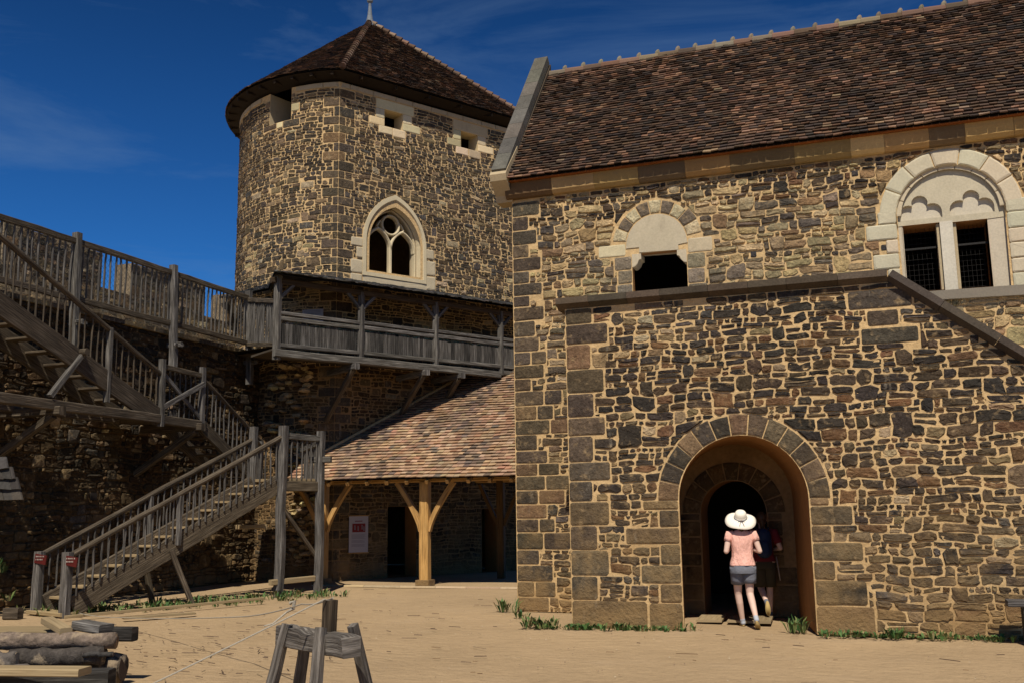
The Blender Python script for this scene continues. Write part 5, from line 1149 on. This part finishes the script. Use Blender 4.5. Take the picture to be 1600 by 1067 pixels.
def plants():
    rr = random.Random(15); q = MB()
    for k in range(260):
        t = rr.random()
        x = rr.choice([rr.uniform(-.6, 1.8), rr.uniform(-.6, .4), rr.uniform(3.9, 6.6), rr.uniform(3.6, 9)]); y = -0.06 - abs(rr.gauss(0, .09))
        if noise.noise(Vector((x * 2.2, 0, 3))) < -0.1: continue
        tuft(q, (x, y, 0), 6, rr.uniform(.04, .11), .08, rr, broad=.75)
    o = obj('low_weeds', q, 'leaf'); struct(o, 'stuff'); tag(o, 'low green weeds creeping along the foot of the dark rubble stair block', 'weeds')
    rr = random.Random(5); q = MB()
    for k in range(250):
        t = rr.random(); x = -9.6 + 3.0 * t + rr.gauss(0, .12); y = -0.6 + 5.0 * t + rr.gauss(0, .12) - rr.uniform(-1.1, .35) * 0 ; off = rr.uniform(-.2, 1.3)
        x -= off * .9; y += off * .2
        tuft(q, (x, y, 0), 7, rr.uniform(.06, .24), .12, rr, broad=.5)
    o = obj('grass', q, 'leaf'); struct(o, 'stuff'); tag(o, 'green grass and weeds growing along the yard edge under the timber stairs', 'grass')
    rr = random.Random(8)
    spots = [(-1.85, 1.95, 26, .30, 'leafy weed at the foot of the chapel corner'), (-.45, -.12, 60, .20, 'broad low weed spreading left of the stair block corner'), (.75, -.22, 40, .14, 'low weed against the stair block base left of the arch'),
             (1.2, -.2, 26, .12, 'small weed nearest the left jamb of the arch'), (3.42, .12, 30, .26, 'tall weed growing inside the right jamb of the arch'), (3.95, -.25, 24, .13, 'thin dry weed just right of the arch'),
             (4.75, -.2, 40, .17, 'leafy weed in the middle of the right-hand wall foot'), (5.3, -.22, 34, .15, 'weed right of the middle of the right-hand wall foot'), (5.9, -.22, 26, .12, 'weed beside the bench leg'), (.25, -.22, 30, .12, 'low weed under the stair block corner stone'), (1.78, -.05, 14, .16, 'tiny weed inside the left jamb of the arch'), (-1.2, 1.2, 16, .14, 'sparse weed between chapel corner and stair block')]
    for (x, y, n, h, lb) in spots:
        q = MB()
        for k in range(5): tuft(q, (x + rr.gauss(0, .11), y + rr.gauss(0, .05), 0), n // 3, h, .14, rr, broad=.7)
        o = obj('weed', q, 'leaf'); tag(o, lb, 'weed', 'weeds along the wall foot')
    q = MB(); rr = random.Random(9)
    for k in range(60): tuft(q, (-11.4 + rr.gauss(0, .12), -0.7 + rr.gauss(0, .2), rr.uniform(0, 1.0)), 12, .22, .15, rr, broad=1)
    o = obj('shrub', q, 'leaf'); tag(o, 'dark leafy shrub at the left edge behind the wood pile', 'shrub')
plants()

# ================================================================== PEOPLE
def capsule(mb, p0, r0, p1, r1, n=14, sx=1.0, ax=None):
    """closed tapered limb with rounded ends; ax/sx squash the section along ax"""
    p0 = Vector(p0); p1 = Vector(p1); d = (p1 - p0); Ln = d.length or 1e-4; d.normalize(); x = (Vector(ax) - d * Vector(ax).dot(d)).normalized() if ax else d.orthogonal().normalized(); y = d.cross(x)
    rings = []
    for k in range(5): a = -pi / 2 + pi / 2 * (k + .15) / 5; rings.append((p0 + d * r0 * sin(a), r0 * cos(a)))
    for k in range(7): t = k / 6; rings.append((p0.lerp(p1, t), r0 + (r1 - r0) * t))
    for k in range(5): a = pi / 2 * (k + .85) / 5; rings.append((p1 + d * r1 * sin(a), r1 * cos(a)))
    vs = []
    for c, r in rings:
        for j in range(n): a = 2 * pi * j / n; vs.append(c + x * cos(a) * r * sx + y * sin(a) * r)
    fs = [[i * n + j, i * n + (j + 1) % n, (i + 1) * n + (j + 1) % n, (i + 1) * n + j] for i in range(len(rings) - 1) for j in range(n)]
    fs += [list(range(n - 1, -1, -1)), [(len(rings) - 1) * n + j for j in range(n)]]; mb.add(vs, fs)
def ellipsoid(mb, c, r, n=16, m_=12):
    c = Vector(c); vs = []
    for i in range(m_ + 1):
        th = pi * (i + (.02 if i == 0 else -.02 if i == m_ else 0)) / m_
        for j in range(n): a = 2 * pi * j / n; vs.append(c + V(r[0] * sin(th) * cos(a), r[1] * sin(th) * sin(a), -r[2] * cos(th)))
    fs = [[i * n + j, i * n + (j + 1) % n, (i + 1) * n + (j + 1) % n, (i + 1) * n + j] for i in range(m_) for j in range(n)]
    fs += [list(range(n - 1, -1, -1)), [m_ * n + j for j in range(n)]]; mb.add(vs, fs)
def xform(mb, loc, rz):
    c, s = cos(rz), sin(rz); mb.v = [V(loc[0] + v[0] * c - v[1] * s, loc[1] + v[0] * s + v[1] * c, loc[2] + v[2]) for v in mb.v]
def fuse(o, vox, sm=4):
    a = o.modifiers.new('fuse', 'REMESH'); a.mode = 'VOXEL'; a.voxel_size = vox; a.use_smooth_shade = True
    b = o.modifiers.new('soft', 'SMOOTH'); b.factor = .6; b.iterations = sm
def loft(mb, rings, n=28, fold=0.0, seed=0):
    """rings: (cx,cy,z,rx,ry)"""
    vs = []
    for i, (cx, cy, z, rx, ry) in enumerate(rings):
        for j in range(n):
            a = 2 * pi * j / n; f = 1 + fold * noise.noise(Vector((cos(a) * 2.2, sin(a) * 2.2, z * 5 + seed))); vs.append(V(cx + rx * cos(a) * f, cy + ry * sin(a) * f, z))
    fs = [[i * n + j, i * n + (j + 1) % n, (i + 1) * n + (j + 1) % n, (i + 1) * n + j] for i in range(len(rings) - 1) for j in range(n)]; mb.add(vs, fs)
    return n
def hand(mb, wrist, dirv, side):
    d = Vector(dirv).normalized(); w_ = Vector(wrist); up_ = V(0, 0, 1); x = d.cross(up_).normalized() * side; y = x.cross(d)
    capsule(mb, w_ + d * .02, .024, w_ + d * .075, .032, sx=.5, ax=y)
    for k, (o_, ln) in enumerate(((-.027, .062), (-.009, .074), (.009, .070), (.026, .055))):
        b = w_ + d * .095 + x * o_; m_ = b + d * ln * .5 - V(0, 0, .008); capsule(mb, b - d * .02, .009, m_, .0085, 8); capsule(mb, m_, .0085, m_ + d * ln * .4 - V(0, 0, .025), .007, 8)
    capsule(mb, w_ + d * .03 - x * .022, .011, w_ + d * .07 - x * .052 - V(0, 0, .01), .009, 8)
def person(label, loc, rz, J, mats, hat=False, pack=False, hem=.93, vox=.0075):
    T = thing('person', label, 'person', loc)
    def put(name, mb, m_, sm=True, par=None): xform(mb, loc, rz); return obj(name, mb, m_, par or T, smooth=sm)
    b = MB()
    # legs
    for s in ('L', 'R'):
        h_, k_, a_, t_ = (Vector(J[s + q]) for q in ('hip', 'knee', 'ank', 'toe'))
        capsule(b, h_, .088, k_, .056); capsule(b, k_, .055, k_.lerp(a_, .35) + V(0, -.012, 0), .053); capsule(b, k_.lerp(a_, .35) + V(0, -.012, 0), .053, a_, .036)
        capsule(b, a_, .036, a_.lerp(t_, .5), .034); capsule(b, a_.lerp(t_, .4), .034, t_, .03)
    # torso
    capsule(b, (-.07, 0, .93), .12, (.07, 0, .93), .12); capsule(b, (0, 0, .95), .135, (0, 0, 1.12), .115, sx=.78, ax=(0, 1, 0)); capsule(b, (0, 0, 1.12), .12, (0, .0, 1.33), .13, sx=.8, ax=(0, 1, 0)); capsule(b, (-.13, 0, 1.37), .062, (.13, 0, 1.37), .062)
    capsule(b, (0, 0, 1.38), .058, (0, .015, 1.50), .05)
    # head with face
    ellipsoid(b, (0, .025, 1.59), (.075, .095, .112)); ellipsoid(b, (0, .10, 1.535), (.04, .03, .03)); capsule(b, (0, .118, 1.60), .010, (0, .132, 1.575), .014, 8)
    for s in (-1, 1): ellipsoid(b, (s * .077, .02, 1.59), (.012, .02, .03)); ellipsoid(b, (s * .03, .105, 1.605), (.014, .01, .009))
    capsule(b, (-.02, .117, 1.545), .007, (.02, .117, 1.545), .007, 8)
    for s, sg in (('L', -1), ('R', 1)):
        sh, el, wr = (Vector(J[s + q]) for q in ('sho', 'elb', 'wri')); capsule(b, sh, .052, el, .039); capsule(b, el, .039, wr, .026); hand(b, wr, (wr - el), sg)
    o = put('body', b, M['skin']); fuse(o, vox)
    hr = MB(); ellipsoid(hr, (0, -.005, 1.615), (.086, .10, .105)); capsule(hr, (0, -.07, 1.56), .05, (0, -.07, 1.46), .035); o = put('hair', hr, M['hair'])
    # shirt
    sh = MB(); loft(sh, [(0, 0, hem - .01, .192, .146), (0, 0, hem + .04, .184, .138), (0, 0, 1.05, .158, .118), (0, 0, 1.15, .158, .118), (0, 0, 1.25, .175, .122), (0, 0, 1.33, .188, .118), (0, 0, 1.385, .185, .10), (0, 0, 1.42, .145, .085), (0, .0, 1.445, .085, .072), (0, .01, 1.45, .072, .066)], fold=.11, seed=loc[0])
    shirt_o = put('shirt', sh, M[mats['shirt']])
    for s in ('L', 'R'):
        sho = Vector(J[s + 'sho']); el = Vector(J[s + 'elb']); sl = MB(); e = sho.lerp(el, mats.get('sleeve', .42)); inn = sho + V(-.06 * (1 if sho.x > 0 else -1), 0, .01)
        pole(sl, [inn, sho + V(0, 0, .005), sho.lerp(e, .5), e], [.060, .070, .066, .064], 14, (1, 1, 1)); put('sleeve', sl, M[mats['shirt']], par=shirt_o)
    # shorts
    st = MB(); loft(st, [(0, 0, hem + .09, .165, .120), (0, 0, hem - .03, .185, .140), (0, -.01, .86, .197, .150), (0, -.005, .80, .195, .145)], fold=.03)
    o = put('shorts', st, M[mats['shorts']])
    for s in ('L', 'R'):
        h_ = Vector(J[s + 'hip']); k_ = Vector(J[s + 'knee']); q = MB(); e = h_.lerp(k_, mats.get('leglen', .66)); d = (k_ - h_).normalized()
        pole(q, [h_ + V(0, 0, .02), h_.lerp(e, .35), h_.lerp(e, .7), e], [.115, .112, .106, .105], 18, (1, 1, 1), .015); put('shorts_leg', q, M[mats['shorts']])
        a_ = Vector(J[s + 'ank']); t_ = Vector(J[s + 'toe']); hl = a_ + (a_ - k_).normalized() * .055; fd = (t_ - hl).normalized(); sd_ = V(1, 0, 0); up_ = sd_.cross(fd)
        q = MB(); capsule(q, hl + fd * -.01 + up_ * .012, .037, t_ + fd * .035 + up_ * .008, .036, sx=1.05, ax=(1, 0, 0)); capsule(q, hl + up_ * .012, .037, a_ + (k_ - a_).normalized() * .01, .04); o = put('shoe', q, M[mats['shoe']]); fuse(o, .008, 2); shoe_o = o
        q = MB(); P = []
        for i in range(16):
            an = 2 * pi * i / 16; P.append((.118 * cos(an), .040 * sin(an) * (1 + .15 * cos(an))))
        c = (hl + t_ + fd * .04) / 2 - up_ * .028
        vs = [c + fd * u + sd_ * v + up_ * h for h in (-.010, .010) for u, v in P]; q.add(vs, [[i, (i + 1) % 16, 16 + (i + 1) % 16, 16 + i] for i in range(16)] + [list(range(15, -1, -1)), list(range(16, 32))]); put('sole', q, M['sole'], par=shoe_o)
    if hat:
        q = MB(); tl = radians(34); C0 = V(0, -.012, 1.632); ux = V(1, 0, 0); uz = V(0, -sin(tl), cos(tl)); uy = uz.cross(ux)
        prof = [(.235, -.058), (.236, -.052), (.20, -.022), (.15, -.002), (.108, .004), (.094, .018), (.092, .05), (.086, .085), (.068, .112), (.035, .126), (.004, .13)]
        n = 36; vs = []
        for r_, z_ in prof:
            for j in range(n):
                a = 2 * pi * j / n; wv_ = .014 * sin(3 * a + .6) * (r_ / .235) ** 2; vs.append(C0 + ux * r_ * cos(a) + uy * r_ * sin(a) + uz * (z_ + wv_))
        m2 = len(prof); q.add(vs, [[i * n + j, i * n + (j + 1) % n, (i + 1) * n + (j + 1) % n, (i + 1) * n + j] for i in range(m2 - 1) for j in range(n)])
        H = put('sun_hat', q, M['hat']); s_ = H.modifiers.new('thick', 'SOLIDIFY'); s_.thickness = .006
        q = MB(); n = 24; pole(q, [C0 + ux * .098 * cos(2 * pi * j / n) + uy * .098 * sin(2 * pi * j / n) + uz * .014 for j in range(n + 1)], .006, 6, (1, 1, 1))
        kx = C0 - uy * .105 + uz * .012
        for s in (-1, 1):
            pole(q, [kx, kx + ux * s * .03 + uz * .012, kx + ux * s * .05 - uy * .012, kx + ux * s * .02], .004, 5, (1, 1, 1)); pole(q, [kx, kx - uy * .05 + ux * s * .02 - uz * .0, kx - uy * .10 + ux * s * .035 - uz * .018], .004, 5, (1, 1, 1))
        put('ribbon', q, M['shorts'], par=H)
    if pack:
        q = MB(); capsule(q, (0, -.17, 1.10), .13, (0, -.17, 1.33), .125, sx=.75, ax=(0, 1, 0), n=16); capsule(q, (0, -.26, 1.08), .085, (0, -.26, 1.18), .08, sx=.6, ax=(0, 1, 0)); o = put('backpack', q, M['blue']); fuse(o, .012, 3)
        q = MB()
        for s in (-1, 1): pole(q, [V(s * .09, -.10, 1.44), V(s * .10, .0, 1.46), V(s * .11, .11, 1.36), V(s * .12, .12, 1.2), V(s * .13, -.06, 1.06)], .014, 6, (1, 1, 1))
        put('strap', q, M['blue'])
        q = MB(); pole(q, [V(.19, -.12, 1.0), V(.23, -.14, .62)], .008, 6, (1, 1, 1)); put('pole_end', q, M['white'])
    return T
rzw = atan2(.22, .97)
person('woman from behind in wide cream sun hat, pink top and grey shorts, entering the arch', (2.55, 0.70, 0.0), rzw,
    dict(Lhip=(-.085, 0, .88), Lknee=(-.085, .10, .49), Lank=(-.03, .17, .085), Ltoe=(-.03, .30, .035), Rhip=(.085, 0, .88), Rknee=(.085, .0, .49), Rank=(.125, -.30, .165), Rtoe=(.15, -.235, .04),
         Lsho=(-.185, 0, 1.375), Lelb=(-.245, -.05, 1.13), Lwri=(-.17, .16, 1.16), Rsho=(.185, 0, 1.375), Relb=(.26, -.05, 1.13), Rwri=(.13, .15, 1.16)),
    dict(shirt='pink', shorts='shorts', shoe='greyshoe', leglen=.60, sleeve=.38), hat=True)
person('man with navy backpack and olive shorts walking ahead in the shade of the arch', (2.74, 1.85, 0.0), rzw,
    dict(Lhip=(-.085, 0, .88), Lknee=(-.06, .04, .48), Lank=(-.02, -.24, .30), Ltoe=(-.01, -.29, .17), Rhip=(.085, 0, .88), Rknee=(.085, .10, .49), Rank=(.08, .15, .09), Rtoe=(.09, .28, .035),
         Lsho=(-.19, 0, 1.38), Lelb=(-.25, .0, 1.13), Lwri=(-.2, .2, 1.1), Rsho=(.19, 0, 1.38), Relb=(.27, -.05, 1.13), Rwri=(.2, .16, 1.1)),
    dict(shirt='redshirt', shorts='olive', shoe='shorts', leglen=.9, sleeve=.7), pack=True)
